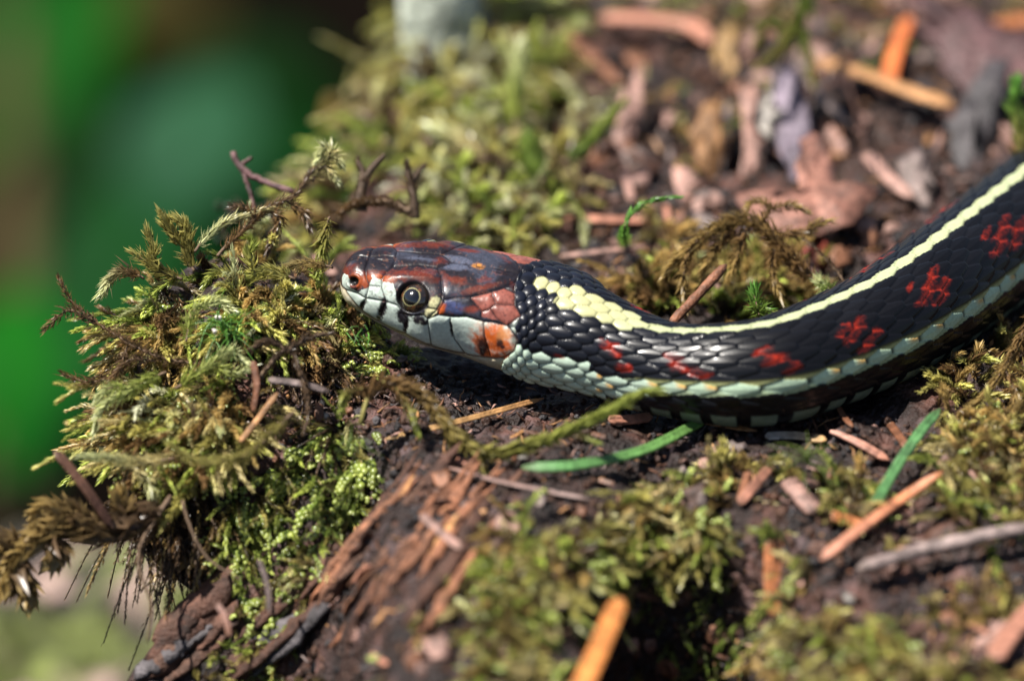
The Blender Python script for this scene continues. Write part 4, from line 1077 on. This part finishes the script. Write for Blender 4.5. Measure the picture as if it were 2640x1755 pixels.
# ---- rotten wood: fibrous slabs running up towards the snake
def rotten(rows, label, seed):
    r = np.random.default_rng(seed)
    p0 = gp(*rows[0][0]); root = link('rotten_wood', None, loc=p0, label=label, cat='wood')
    for k, (a, b, wd_, cname, lf) in enumerate(rows):
        A_, B_ = gp(*a), gp(*b); K = 16
        P = A_+(B_-A_)*np.linspace(0, 1, K)[:, None]
        P[:, 2] += min(.25, max(0, float((gh(P[:, 0], P[:, 1])-P[:, 2]).max())*.6))+lf
        P = P+r.normal(0, .012, P.shape)+np.array([1, 0, 0])*(.05*np.sin(np.linspace(0, 5, K)+r.random()*6))[:, None]
        prof = np.minimum(1, np.minimum(np.linspace(.15, 4, K), np.linspace(4, .1, K)))*(1+r.normal(0, .10, K))
        mb = MB(); tube(mb, P, wd_*.5*PX*prof, 9, colour_noise(P, LC[cname], r, .6, 5.), .45, norm(np.array([.2, -.3, 1])+r.normal(0, .25, 3)))
        mb.build('wood_splinter', M_WOOD, root, p0, smooth=False)
r_ = np.random.default_rng(77); rows = []
for k in range(34):
    x = r_.uniform(0, 1); a = (740+x*350+r_.normal(0, 25), 1640-x*40+r_.normal(0, 70)); L_ = r_.uniform(.35, 1.0)
    b = (a[0]+330*L_+r_.normal(0, 20), a[1]-430*L_)
    if b[1] < 1185: b = (b[0]-20, 1190)
    rows.append((a, b, r_.uniform(16, 46), ['rust', 'brown', 'dbrown', 'umber', 'tan'][r_.choice(5, p=[.34, .26, .2, .12, .08])], r_.uniform(.0, .10)))
rotten(rows, 'reddish rotten wood splintered in long strips below the chin', 5)
for a in rows[::3]: KEEP.append((a[0][0], a[0][1], a[1][0], a[1][1], 30))
rows = []
for k in range(30):
    x = r_.uniform(0, 1); a = (250+x*420, 1775-r_.uniform(0, 120)); L_ = r_.uniform(.4, 1.0); b = (a[0]+260*L_, a[1]-250*L_)
    pa_, pb_ = gp(*a), gp(*b)
    if cliff(pa_[0], pa_[1]) > .8 or cliff(pb_[0], pb_[1]) > .8: continue
    rows.append((a, b, r_.uniform(30, 70), ['dbrown', 'dgrey', 'dbrown', 'umber'][r_.integers(4)], r_.uniform(0, .08)))
rotten(rows, 'dark cracked bark slabs along the lower edge of the log', 6)

# --------------------------------------------------------------------- single moss sprigs
sprig([(440, 1292, -1.6), (360, 1345, -1.6), (262, 1372, -1.55), (170, 1345, -1.5), (95, 1392, -1.5), (40, 1440, -1.5), (12, 1520, -1.5)], 'brown gold dead moss sprig hanging out past the bark edge', 'umber', 'gold', 150, .27, .62, .62, .03, seed=101, tipcurl=.3,
      branches=[([(262, 1372, -1.55), (190, 1330, -1.5), (120, 1310, -1.5), (100, 1330, -1.5)], 44, .25), ([(330, 1360, -1.6), (312, 1300, -1.55), (308, 1270, -1.5)], 36, .20), ([(120, 1370, -1.5), (150, 1420, -1.55), (130, 1450, -1.5)], 34, .24), ([(60, 1430, -1.5), (20, 1400, -1.5), (-20, 1420, -1.5)], 40, .25), ([(30, 1440, -1.5), (60, 1500, -1.5), (70, 1540, -1.5)], 40, .25)])
sprig([(440, 1280, -1.6), (400, 1340, -1.7), (360, 1400, -1.75), (356, 1470, -1.8), (392, 1560, -1.9), (384, 1650, -2)], 'withered brown rootlike moss stem hanging in front of the bark edge', 'umber', 'dark', 90, .07, .25, .35, .03, seed=102)
sprig([(470, 1290, -1.7), (500, 1380, -1.8), (540, 1440, -1.9), (620, 1490, -2.1)], 'dark bare moss stem looping down beside the hanging sprig', 'dark', 'dark', 30, .06, .2, .4, .022, seed=103)
sprig([(560, 940, -.5), (440, 930, -.6), (360, 905, -.6), (300, 870, -.5), (240, 830, -.4), (180, 780, -.3), (142, 718, -.3)], 'long brown dead moss strand reaching out furthest from the mound', 'umber', 'brown', 210, .10, .25, .75, .022, seed=104,
      branches=[([(250, 838, -.4), (180, 800, -.4), (118, 845, -.4)], 40, .14), ([(330, 890, -.5), (300, 960, -.5), (230, 985, -.5), (160, 962, -.5)], 70, .12), ([(400, 930, -.6), (330, 930, -.6), (270, 1000, -.6)], 60, .12)])
sprig([(372, 720, .0), (320, 700, .0), (292, 715, .0), (262, 762, .0)], 'brown moss shoot bending over to a pale yellow tip', 'brown', 'pale', 110, .15, .2, .5, .018, seed=105)
sprig([(470, 720, .1), (400, 690, .1), (395, 640, .1), (382, 600, .1)], 'upright spiky yellow moss shoot on the mound\'s left shoulder', 'olive', 'yellow', 120, .16, .2, .5, .018, seed=106, branches=[([(400, 690, .1), (350, 655, .1), (340, 650, .1)], 26, .14)])
sprig([(500, 700, .3), (480, 640, .35), (470, 580, .35), (440, 560, .35)], 'leafy olive moss shoot with two upright tips', 'olive', 'yellow', 130, .16, .25, .5, .02, seed=107, branches=[([(470, 640, .35), (440, 590, .35), (415, 552, .35)], 60, .15)])
sprig([(500, 650, .3), (560, 590, .45), (620, 560, .6), (690, 545, .7)], 'slim pale green moss shoot lying like a braid towards the mound top', 'pale', 'straw', 150, .13, .16, .38, .02, seed=108)
sprig([(560, 660, .3), (620, 600, .5), (690, 540, .7), (760, 510, .8), (800, 450, 1.0), (838, 435, 1.1)], 'rusty brown moss branch climbing to the top of the mound', 'brown', 'umber', 230, .12, .2, .6, .022, seed=109,
      branches=[([(690, 540, .7), (720, 560, .7), (700, 620, .7), (690, 650, .7)], 60, .14), ([(740, 520, .8), (780, 545, .8), (800, 590, .8)], 60, .14), ([(660, 570, .6), (640, 540, .6), (600, 530, .6)], 40, .12)])
sprig([(806, 470, 1.0), (822, 430, 1.1), (850, 405, 1.1), (836, 385, 1.1), (815, 420, 1.1)], 'pale feathery moss tuft at the highest point of the mound', 'straw', 'pale', 130, .15, .18, .7, .018, seed=110, branches=[([(830, 420, 1.1), (850, 440, 1.1), (872, 470, 1.1)], 50, .12), ([(840, 400, 1.1), (862, 400, 1.1), (880, 425, 1.1)], 46, .13)])
sprig([(850, 560, .6), (842, 590, .5), (832, 650, .4), (824, 712, .3)], 'bright green moss shoot hanging tip down beside the snout', 'olive', 'lime', 130, .15, .22, .55, .018, seed=111)
sprig([(860, 690, .1), (800, 680, .1), (740, 690, .1), (712, 720, .1)], 'golden moss shoot arching to the left of the snout', 'gold', 'straw', 120, .13, .2, .6, .018, seed=112)
sprig([(760, 720, -.1), (690, 700, 0), (620, 720, 0), (570, 750, 0)], 'yellow green moss frond spreading over the middle of the mound', 'yellow', 'lime', 140, .16, .22, .55, .018, seed=113, branches=[([(660, 705, 0), (640, 660, 0), (650, 640, 0)], 50, .15), ([(620, 720, 0), (560, 700, 0), (530, 730, 0)], 50, .14)])
sprig([(480, 880, -.7), (500, 800, -.6), (560, 780, -.6), (600, 800, -.6)], 'curled light green moss tip above the spiky green tuft', 'lime', 'pale', 90, .15, .2, .6, .016, seed=114)
sprig([(450, 1000, -1.0), (540, 940, -1.0), (600, 905, -1.0), (640, 935, -1.0)], 'fresh yellow green moss frond in front of the mound', 'lime', 'pale', 130, .16, .2, .6, .018, seed=115, branches=[([(540, 940, -1.), (600, 960, -1.), (650, 950, -1.)], 50, .14)])
sprig([(430, 960, -1.0), (340, 1000, -1.), (270, 1040, -1.), (246, 1100, -1.)], 'pale moss frond drooping over the left face', 'lime', 'pale', 150, .16, .2, .6, .018, seed=116, branches=[([(340, 1000, -1.), (280, 1000, -1.), (250, 1030, -1.)], 50, .15)])
sprig([(450, 1180, -1.5), (360, 1190, -1.5), (280, 1180, -1.5), (212, 1180, -1.5)], 'straw green moss frond pointing out above the brown needle', 'straw', 'pale', 140, .15, .2, .55, .018, seed=117, branches=[([(330, 1190, -1.5), (380, 1240, -1.5), (396, 1290, -1.5)], 50, .14)])
sprig([(760, 1060, -1.9), (700, 1120, -2), (620, 1180, -2.1), (520, 1190, -2.1), (440, 1150, -2.1)], 'blurred olive moss branch crossing in front of the splinters', 'olive', 'yellow', 150, .15, .2, .55, .02, seed=118)
sprig([(650, 1000, -1.2), (740, 900, -1.1), (780, 960, -1.15), (800, 1050, -1.3), (790, 1120, -1.4)], 'dark brown dead moss stem dangling beside the splinters', 'dark', 'umber', 200, .09, .3, .5, .034, seed=119, branches=[([(740, 900, -1.1), (690, 880, -1.05), (650, 900, -1.)], 60, .1), ([(740, 905, -1.1), (800, 870, -1.), (850, 860, -1.)], 60, .1)])
sprig([(930, 1090, -1.7), (960, 1000, -1.6), (1010, 985, -1.6), (1080, 1010, -1.7), (1140, 1080, -1.8), (1230, 1165, -2.0), (1330, 1160, -2.1), (1440, 1120, -2.2), (1560, 1062, -2.3), (1640, 1015, -2.4), (1692, 1002, -2.45)], 'long olive moss strand looping in front of the snake\'s neck', 'brown', 'lime', 420, .17, .34, .5, .03, seed=120, cs='olive',
      branches=[([(1010, 985, -1.6), (1060, 1060, -1.7), (1080, 1120, -1.7)], 40, .12), ([(1230, 1165, -2.), (1250, 1220, -2.), (1265, 1260, -2.)], 30, .1), ([(960, 1000, -1.6), (900, 1010, -1.6), (880, 1060, -1.6)], 40, .12), ([(1440, 1120, -2.2), (1500, 1125, -2.2), (1540, 1140, -2.2)], 30, .1)])
# behind the neck
sprig([(1608, 640), (1612, 600, 1.2), (1640, 545, 1.3), (1690, 522, 1.3), (1748, 512, 1.3)], 'bright green moss shoot curving up behind the neck', 'green', 'fresh', 170, .13, .28, .4, .024, seed=121)
sprig([(1452, 420, 4.6), (1500, 380, 4.7), (1550, 330, 4.8), (1606, 265, 4.9)], 'bright lime moss shoot lying blurred behind the litter\'s edge', 'green', 'lime', 170, .16, .3, .45, .03, seed=122)
sprig([(2120, 740, 1.1), (2060, 690, 1.2), (1990, 610, 1.3), (1920, 570, 1.4), (1830, 600, 1.3), (1760, 660, 1.2), (1720, 700, 1.1)], 'golden brown moss tuft arching behind the snake\'s bend', 'brown', 'gold', 330, .20, .22, .65, .024, seed=123,
      branches=[([(1960, 590, 1.4), (1980, 530, 1.5), (1940, 520, 1.5), (1925, 540, 1.5)], 70, .12), ([(1980, 540, 1.5), (2040, 530, 1.5), (2080, 545, 1.5)], 60, .11), ([(2010, 600, 1.4), (2080, 600, 1.4), (2100, 580, 1.4), (2140, 570, 1.4)], 80, .13),
                ([(1840, 600, 1.3), (1780, 640, 1.2), (1760, 740, 1.1), (1770, 800, 1.0)], 70, .14), ([(1900, 580, 1.4), (1840, 650, 1.3), (1810, 700, 1.2)], 80, .16), ([(1930, 580, 1.4), (1900, 660, 1.3), (1880, 720, 1.2)], 80, .16), ([(2000, 620, 1.3), (1990, 700, 1.2), (2010, 760, 1.1)], 70, .15)])
sprig([(2190, 745, .9), (2160, 700, 1.1), (2120, 655, 1.2), (2075, 620, 1.3)], 'thin dark moss stem running from the golden tuft to the snake', 'umber', 'dark', 50, .08, .2, .6, .016, seed=124)
sprig([(1960, 810, .3), (1955, 780, .4), (1950, 740, .5)], 'small star shaped green moss shoot against the snake\'s back', 'green', 'fresh', 46, .17, .2, .9, .014, seed=125, branches=[([(1955, 790, .4), (1985, 800, .4), (1995, 812, .4)], 22, .12)])
sprig([(2150, 750, .8), (2120, 730, .9), (2105, 715, .9)], 'little pale green moss tip touching the snake\'s stripe', 'green', 'pale', 40, .15, .2, .7, .014, seed=126)
sprig([(2090, -40, 7.0), (2060, 60, 6.4), (2010, 130, 5.9), (1960, 170, 5.6)], 'dark green moss shoot hanging over the litter behind', 'green', 'olive', 150, .18, .3, .5, .03, seed=127, branches=[([(2060, 60, 6.4), (2080, 140, 6.), (2095, 215, 5.6)], 60, .16), ([(2040, 90, 6.2), (1980, 60, 6.2), (1950, 110, 6.)], 50, .16)])
sprig([(2625, 430, 3.0), (2630, 340, 3.2), (2612, 270, 3.3), (2622, 205, 3.4)], 'leafy green moss shoot standing beyond the snake\'s back', 'olive', 'fresh', 120, .2, .3, .5, .03, seed=128)
# right edge, front
sprig([(2700, 760, -.2), (2640, 850, -.4), (2590, 950, -.7), (2540, 1020, -.9), (2482, 1066, -1.)], 'golden braided moss branch leaning over the shaded ground beside the snake', 'brown', 'gold', 230, .14, .25, .45, .03, seed=129, branches=[([(2640, 850, -.4), (2660, 950, -.6), (2640, 1040, -.8)], 90, .14), ([(2590, 950, -.7), (2620, 1020, -.9), (2600, 1080, -1.)], 70, .13), ([(2660, 820, -.3), (2690, 900, -.5), (2690, 1000, -.7)], 80, .14)])
# spiky green star moss on the mound
def star_tuft(u, v, t, label, n, L, seed, c='fresh'):
    r = np.random.default_rng(seed); p = W(u, v, t); root = link('star_moss', None, loc=p, label=label, cat='moss'); 
    for k in range(n):
        d = norm(r.normal(0, 1, 3)*np.array([1, .8, .5])+np.array([0, -.2, .55])); P = shoot_path(p+r.normal(0, .06, 3), d, L*r.uniform(.6, 1.2), r, .45, 8)
        mb = MB(); tube(mb, P, .013*np.linspace(1, .25, 8), 4, MC[c]*r.uniform(.6, 1.2), .5); mb.build('leaf', M_MOSS, root, p)
star_tuft(585, 850, -.75, 'tuft of thin bright green grassy leaves on the moss mound', 46, .5, 140)
star_tuft(935, 860, -.55, 'small vivid green star of leaves under the snake\'s lip', 14, .22, 141)
star_tuft(905, 1150, -1.9, 'bright green leafy star in shade below the straw needle', 18, .3, 142, 'green')
star_tuft(2080, 1180, -2.3, 'grassy green tuft blurred in front of the snake\'s belly', 26, .5, 143, 'green')
sprig([(930, 545, 1.8), (925, 500, 1.8), (932, 450, 1.85), (918, 410, 1.9)], 'stout dark brown dead moss stub standing behind the snout', 'dark', 'umber', 120, .10, .35, .6, .085, seed=150, cs='dark', branches=[([(932, 470, 1.85), (962, 430, 1.85), (992, 398, 1.85)], 14, .06)])
sprig([(1072, 560, 1.9), (1066, 510, 1.9), (1058, 460, 1.95), (1052, 418, 1.95)], 'second dark dead moss stub nearer the top of the snake\'s head', 'dark', 'umber', 110, .10, .35, .6, .07, seed=151, cs='dark', branches=[([(1062, 470, 1.95), (1085, 435, 1.95), (1096, 425, 1.95)], 24, .08)])
sprig([(1060, 545, 1.7), (1000, 520, 1.75), (930, 520, 1.75), (885, 545, 1.7)], 'mauve brown crusty dead moss branch lying between the two dark stubs', 'umber', 'brown', 200, .10, .4, .8, .06, seed=152, cs='umber')
for k_, (q_, lb_) in enumerate([([(1180, 250, 7.), (1120, 240, 7.2), (1060, 280, 7.), (1040, 350, 6.8)], 'blurred lime moss frond drooping near the pale stub'), ([(1330, 330, 5.5), (1325, 230, 5.8), (1340, 120, 6.2)], 'blurred upright lime moss shoot behind the head'),
                               ([(1400, 470, 4.2), (1380, 420, 4.4), (1372, 360, 4.6)], 'small dark green moss shoot behind the top of the neck'), ([(1250, 420, 4.8), (1180, 360, 5.2), (1100, 330, 5.6)], 'blurred straw coloured moss frond above the head'), ([(1000, 330, 6.5), (930, 300, 7.), (880, 320, 7.)], 'blurred beige moss frond hanging over the far left edge')]):
    sprig(q_, lb_, ['lime', 'lime', 'green', 'straw', 'umber'][k_], ['lime', 'pale', 'green', 'pale', 'straw'][k_], 120, .22, .45, .5, .035, seed=160+k_)
# white specks
for k, (u, v, t, s_, lb) in enumerate([(560, 815, -.85, .035, 'white'), (552, 856, -.9, .03, 'second white')]):
    mb = MB(); r = np.random.default_rng(900+k); P = W(u, v, t)+np.cumsum(r.normal(0, s_*.4, (7, 3)), 0); tube(mb, P, s_*np.array([.4, .9, 1, .8, 1, .7, .3]), 6, LC['white']*1.4)
    mb.build('fluff', M_LITTER, None, P[0], label=['white speck of fluff on top of the spiky green tuft', 'lower white speck of fluff caught in the spiky green tuft'][k], cat='fluff')

# --------------------------------------------------------------------- moss carpets
moss_mass('moss_carpet', [(260, 640), (420, 560), (560, 540), (700, 490), (800, 440), (940, 460), (1000, 590), (870, 640), (860, 720), (900, 800), (960, 870), (880, 960), (860, 1060), (700, 1080), (560, 1260), (380, 1240), (240, 1000)], 640,
          'feathery olive and straw moss covering the mound at the log end', [('umber', 'straw', 3), ('olive', 'yellow', 3), ('green', 'lime', 4), ('brown', 'gold', 3), ('olive', 'pale', 1), ('dark', 'brown', 3)], 200, (.35, 1.15), .14, .8, 80, .68, bead=.12, out=(-.3, -.2, .1), dens=-.12, skip=np.array([(560, 880), (760, 830), (900, 850), (1000, 1000), (860, 1130), (640, 1120)], float))
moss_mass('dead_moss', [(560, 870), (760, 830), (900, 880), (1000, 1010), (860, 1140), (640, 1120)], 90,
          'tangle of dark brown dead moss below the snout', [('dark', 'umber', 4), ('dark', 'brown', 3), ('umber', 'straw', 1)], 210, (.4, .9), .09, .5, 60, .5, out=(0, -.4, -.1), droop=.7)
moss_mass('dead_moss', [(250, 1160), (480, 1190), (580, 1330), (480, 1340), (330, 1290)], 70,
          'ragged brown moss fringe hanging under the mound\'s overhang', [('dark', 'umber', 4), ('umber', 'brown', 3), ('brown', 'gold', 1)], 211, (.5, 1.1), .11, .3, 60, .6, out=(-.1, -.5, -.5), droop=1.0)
moss_mass('moss_carpet', [(850, 740), (900, 790), (1000, 880), (1060, 930), (1000, 980), (860, 960), (760, 900), (740, 760)], 90,
          'short green moss under the snake\'s lower lip', [('green', 'lime', 5), ('olive', 'yellow', 2)], 201, (.25, .5), .10, .9, 60, bead=.5)
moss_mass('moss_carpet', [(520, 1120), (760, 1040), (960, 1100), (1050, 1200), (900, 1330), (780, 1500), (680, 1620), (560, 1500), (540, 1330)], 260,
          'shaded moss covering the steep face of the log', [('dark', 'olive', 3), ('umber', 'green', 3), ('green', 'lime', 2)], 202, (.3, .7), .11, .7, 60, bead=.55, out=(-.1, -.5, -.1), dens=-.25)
moss_mass('moss_carpet', [(850, 340), (1000, 130), (1080, 60), (1300, 0), (1520, 60), (1520, 300), (1480, 520), (1440, 640), (1300, 630), (1120, 600), (960, 500)], 600,
          'blurred yellow green moss behind the snake\'s head', [('olive', 'yellow', 4), ('green', 'lime', 3), ('brown', 'straw', 4), ('umber', 'pale', 3), ('dark', 'umber', 1)], 203, (.5, 1.3), .17, .8, 46, out=(-.1, -.1, 0), dens=-.6)
moss_mass('moss_carpet', [(1440, 640), (1700, 600), (1760, 700), (1900, 700), (2000, 640), (2150, 640), (2180, 760), (1900, 830), (1720, 820), (1560, 740), (1440, 690)], 260,
          'golden brown moss tangled behind the snake\'s bend', [('brown', 'gold', 4), ('umber', 'olive', 3), ('green', 'lime', 2), ('dark', 'brown', 2)], 204, (.4, .95), .15, .9, 80)
moss_mass('moss_carpet', [(1220, 1400), (1400, 1330), (1700, 1180), (1980, 1190), (2300, 1260), (2500, 1130), (2640, 1080), (2700, 1800), (1230, 1800)], 860,
          'blurred green and brown moss carpet in front of the snake', [('olive', 'yellow', 4), ('green', 'lime', 2), ('brown', 'olive', 4), ('umber', 'straw', 4), ('dark', 'umber', 1), ('brown', 'gold', 3)], 205, (.3, .8), .15, .9, 44, dens=-.2, bead=.12, skip=np.array([(1530, 1470), (1700, 1390), (1960, 1500), (1980, 1755), (1600, 1800)], float))
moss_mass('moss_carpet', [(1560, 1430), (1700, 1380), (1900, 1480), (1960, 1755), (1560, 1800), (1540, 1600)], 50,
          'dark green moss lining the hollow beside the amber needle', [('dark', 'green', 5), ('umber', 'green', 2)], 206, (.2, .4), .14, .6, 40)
moss_mass('moss_carpet', [(2440, 940), (2640, 800), (2700, 900), (2700, 1250), (2480, 1200), (2400, 1080)], 130,
          'golden olive moss in the shade beside the snake\'s body', [('brown', 'gold', 4), ('olive', 'yellow', 2), ('dark', 'brown', 2)], 207, (.4, .9), .14, .9, 60)
moss_mass('moss_carpet', [(1520, 0), (2640, 0), (2640, 220), (2200, 420), (1900, 480), (1500, 520)], 100,
          'thin straggling moss among the litter behind the snake', [('brown', 'gold', 4), ('umber', 'straw', 3), ('green', 'lime', 2)], 208, (.3, .7), .14, .7, 40, dens=.05)
moss_mass('moss_carpet', [(620, 1500), (900, 1450), (1200, 1500), (1250, 1800), (500, 1800)], 110,
          'sparse blurred moss on the dark bark at the log\'s foot', [('umber', 'olive', 3), ('green', 'lime', 2), ('brown', 'straw', 2)], 209, (.25, .6), .14, .9, 36, dens=.0, bead=.2)

# =====================================================================
# BACKGROUND PLANTS
# =====================================================================
def broad_leaf(parent, u, v, t, length, width, ang, face, c, org, seed):
    """a real leaf blade: centre pixel and depth, sizes in cm, ang turn in the picture, face = normal direction"""
    r = np.random.default_rng(seed); n_ = norm(np.array(face, float))
    a = norm(RIGHT*math.cos(math.radians(ang))+UPV*math.sin(math.radians(ang))); a = norm(a-n_*(a@n_)); b = np.cross(n_, a)
    K, Mm = 18, 9
    x = np.linspace(-.5, .5, K); y = np.linspace(-1, 1, Mm)
    wx = width*.5*np.clip(np.sin((x+.5)*math.pi)**.75*(1-.35*(x+.1)), .01, None)
    P = W(u, v, t)+x[:, None, None]*length*a+(y[None, :]*wx[:, None])[..., None]*b-n_*((x[:, None]**2*length*.35)+(np.abs(y)[None, :]*wx[:, None]*-.18))[..., None]+r.normal(0, length*.006, (K, Mm, 1))*n_
    i = np.arange(K-1)[:, None]*Mm; j = np.arange(Mm-1)[None]
    Q = np.stack([i+j, i+Mm+j, i+Mm+j+1, i+j+1], -1).reshape(-1, 4)
    V = P.reshape(-1, 3); mb = MB(); mb.add(V, None, Q, np.clip(np.asarray(c)*(1+.15*fbm(V[:, 0]*.6, V[:, 1]*.6, V[:, 2]*.6, 2, seed))[:, None], .002, .9))
    mb.build('leaf', M_LEAF, parent, org)
def plant(label, stem_px, leaves, seed, name='leafy_shrub'):
    P = np.array([W(*q) for q in stem_px]); base = P[0].copy(); base[2] = -46; P = np.vstack([base, P])
    root = link(name, None, loc=base, label=label, cat='shrub')
    mb = MB(); tube(mb, resample(P, 24), np.linspace(.5, .2, 24), 8, lin(90, 75, 50, .5)); mb.build('stem', M_BARKBG, root, base)
    for k, lf in enumerate(leaves): broad_leaf(root, *lf, base, seed+k)
G1, G2, G3 = np.array([.0010, .032, .0045]), np.array([.014, .056, .025]), np.array([.0008, .022, .0014])
plant('broad leaved green shrub standing behind the log end', [(500, 1100, 62), (480, 600, 64)],
      [(500, 360, 60, 3.9, 3.4, 75, (-.3, -.5, .8), G2), (700, 560, 62, 6.0, 4.0, 30, (-.1, -.6, .8), G1), (330, 700, 63, 6.0, 4.2, 110, (-.3, -.6, .7), G1*1.1), (560, 780, 66, 6, 3.6, 10, (-.2, -.5, .8), G1*.7), (700, 300, 66, 5.0, 4.0, -30, (.1, -.6, .7), G3)], 1000)
plant('bright green shrub leaves low beside the tan stem', [(-40, 1300, 55), (0, 1050, 56)],
      [(10, 960, 55, 4.4, 3.0, 95, (-.3, -.6, .8), np.array([.001, .085, .002])), (150, 1010, 58, 4.0, 2.6, 70, (-.3, -.6, .8), G1*1.1)], 1020)
plant('deep green shrub leaves high beyond the log end', [(60, 800, 75), (80, 300, 78)],
      [(70, 150, 75, 6.5, 5., 60, (-.3, -.6, .8), np.array([.0004, .050, .0006])), (200, 280, 80, 6., 4., 20, (-.2, -.6, .8), G3), (330, 20, 80, 5., 3., 160, (-.3, -.4, .9), np.array([.022, .018, .002]))], 1040)
for k_, (u_, v_, t_, lb_) in enumerate([(-500, 500, 70, 'dark leafy shrub standing left of the tan sapling'), (-1100, 700, 75, 'leafy green shrub further left in the shade'), (-1700, 400, 80, 'lush green shrub at the far left of the forest floor')]):
    r = np.random.default_rng(1100+k_)
    plant(lb_, [(u_, v_+600, t_), (u_, v_, t_+2)], [(u_+r.normal(0, 170), v_+r.normal(0, 260), t_+r.normal(0, 4), r.uniform(4, 7), r.uniform(2.6, 4.4), r.uniform(0, 180), (-.3+r.normal(0, .2), -.5+r.normal(0, .2), .8), [G1, G3, G2*.7][r.integers(3)]*(.35 if u_ > 0 else 1)) for q_ in range(7 if u_ < 0 else 3)], 1200+k_*20)
mb = MB(); P = resample([W(60, 1250, 70), W(45, 700, 72), W(30, 330, 74), W(25, -200, 78)], 20); P[0, 2] = -46
tube(mb, P, np.linspace(.55, .45, 20), 10, colour_noise(P, lin(170, 150, 90, .11), rng, .4, .4)); mb.build('sapling', M_BARKBG, None, P[0], label='thin tan sapling stem beyond the log end', cat='tree')
# pale lichened stub on the far end of the log
def stub():
    p = gp(1160, 150); root = link('lichened_stub', None, loc=p, label='pale grey lichen covered branch stub at the log\'s far side', cat='branch stub')
    r = np.random.default_rng(60); K, A = 30, 26
    P = resample([p-np.array([0, 0, .5]), p+np.array([-.12, .1, 1.0]), p+np.array([-.3, .3, 2.6])], K)
    a = np.arange(A)/A*2*math.pi
    rad = .56*(1+.18*fbm(np.cos(a)[None]*1.5+9, np.sin(a)[None]*1.5, np.linspace(0, 3, K)[:, None], 3, 61))
    V = P[:, None]+rad[..., None]*(np.cos(a)[None, :, None]*RIGHT+np.sin(a)[None, :, None]*np.array([0, 1., 0]))
    i = np.arange(K-1)[:, None]*A; j = np.arange(A)[None]
    Q = np.stack([i+j, i+(j+1) % A, i+A+(j+1) % A, i+A+j], -1).reshape(-1, 4); Vf = V.reshape(-1, 3)
    mb = MB(); mb.add(Vf, [[(K-1)*A, (K-1)*A+k, (K-1)*A+k+1] for k in range(1, A-1)], Q, colour_noise(Vf, lin(205, 212, 195, .50), r, .45, 2.2)); mb.build('branch', M_LICHEN, root, p)
    for k in range(0):
        z = r.uniform(.1, 2.4); an = r.uniform(math.pi, 2*math.pi); c = p+np.array([math.cos(an)*.55-.1*z, math.sin(an)*.55+.1*z, z])
        o = np.column_stack([np.cos(np.arange(8)/8*6.283), np.sin(np.arange(8)/8*6.283)])*r.uniform(.12, .26)*(1+r.normal(0, .2, (8, 1)))
        Vs, T, Q2 = slab_mesh(None, o, .05, None, .3, r); Vs = Vs @ frame_from([math.cos(an), math.sin(an), .4], r.uniform(0, 6))+c
        mb = MB(); mb.add(Vs, T, Q2, lin(*[(200, 210, 190), (180, 190, 165), (215, 215, 205)][r.integers(3)], .62)*r.uniform(.7, 1.05)); mb.build('lichen_flake', M_LICHEN, root, p, smooth=False)
stub()
needle([(842, 330, 13.), (850, 290, 13.), (862, 245, 13.)], 44, 'small yellow leaf tip at the log\'s far left edge', lin(150, 120, 20, .35), 95, name='yellow_leaf', cat='leaf', flat=.4, keep=False)
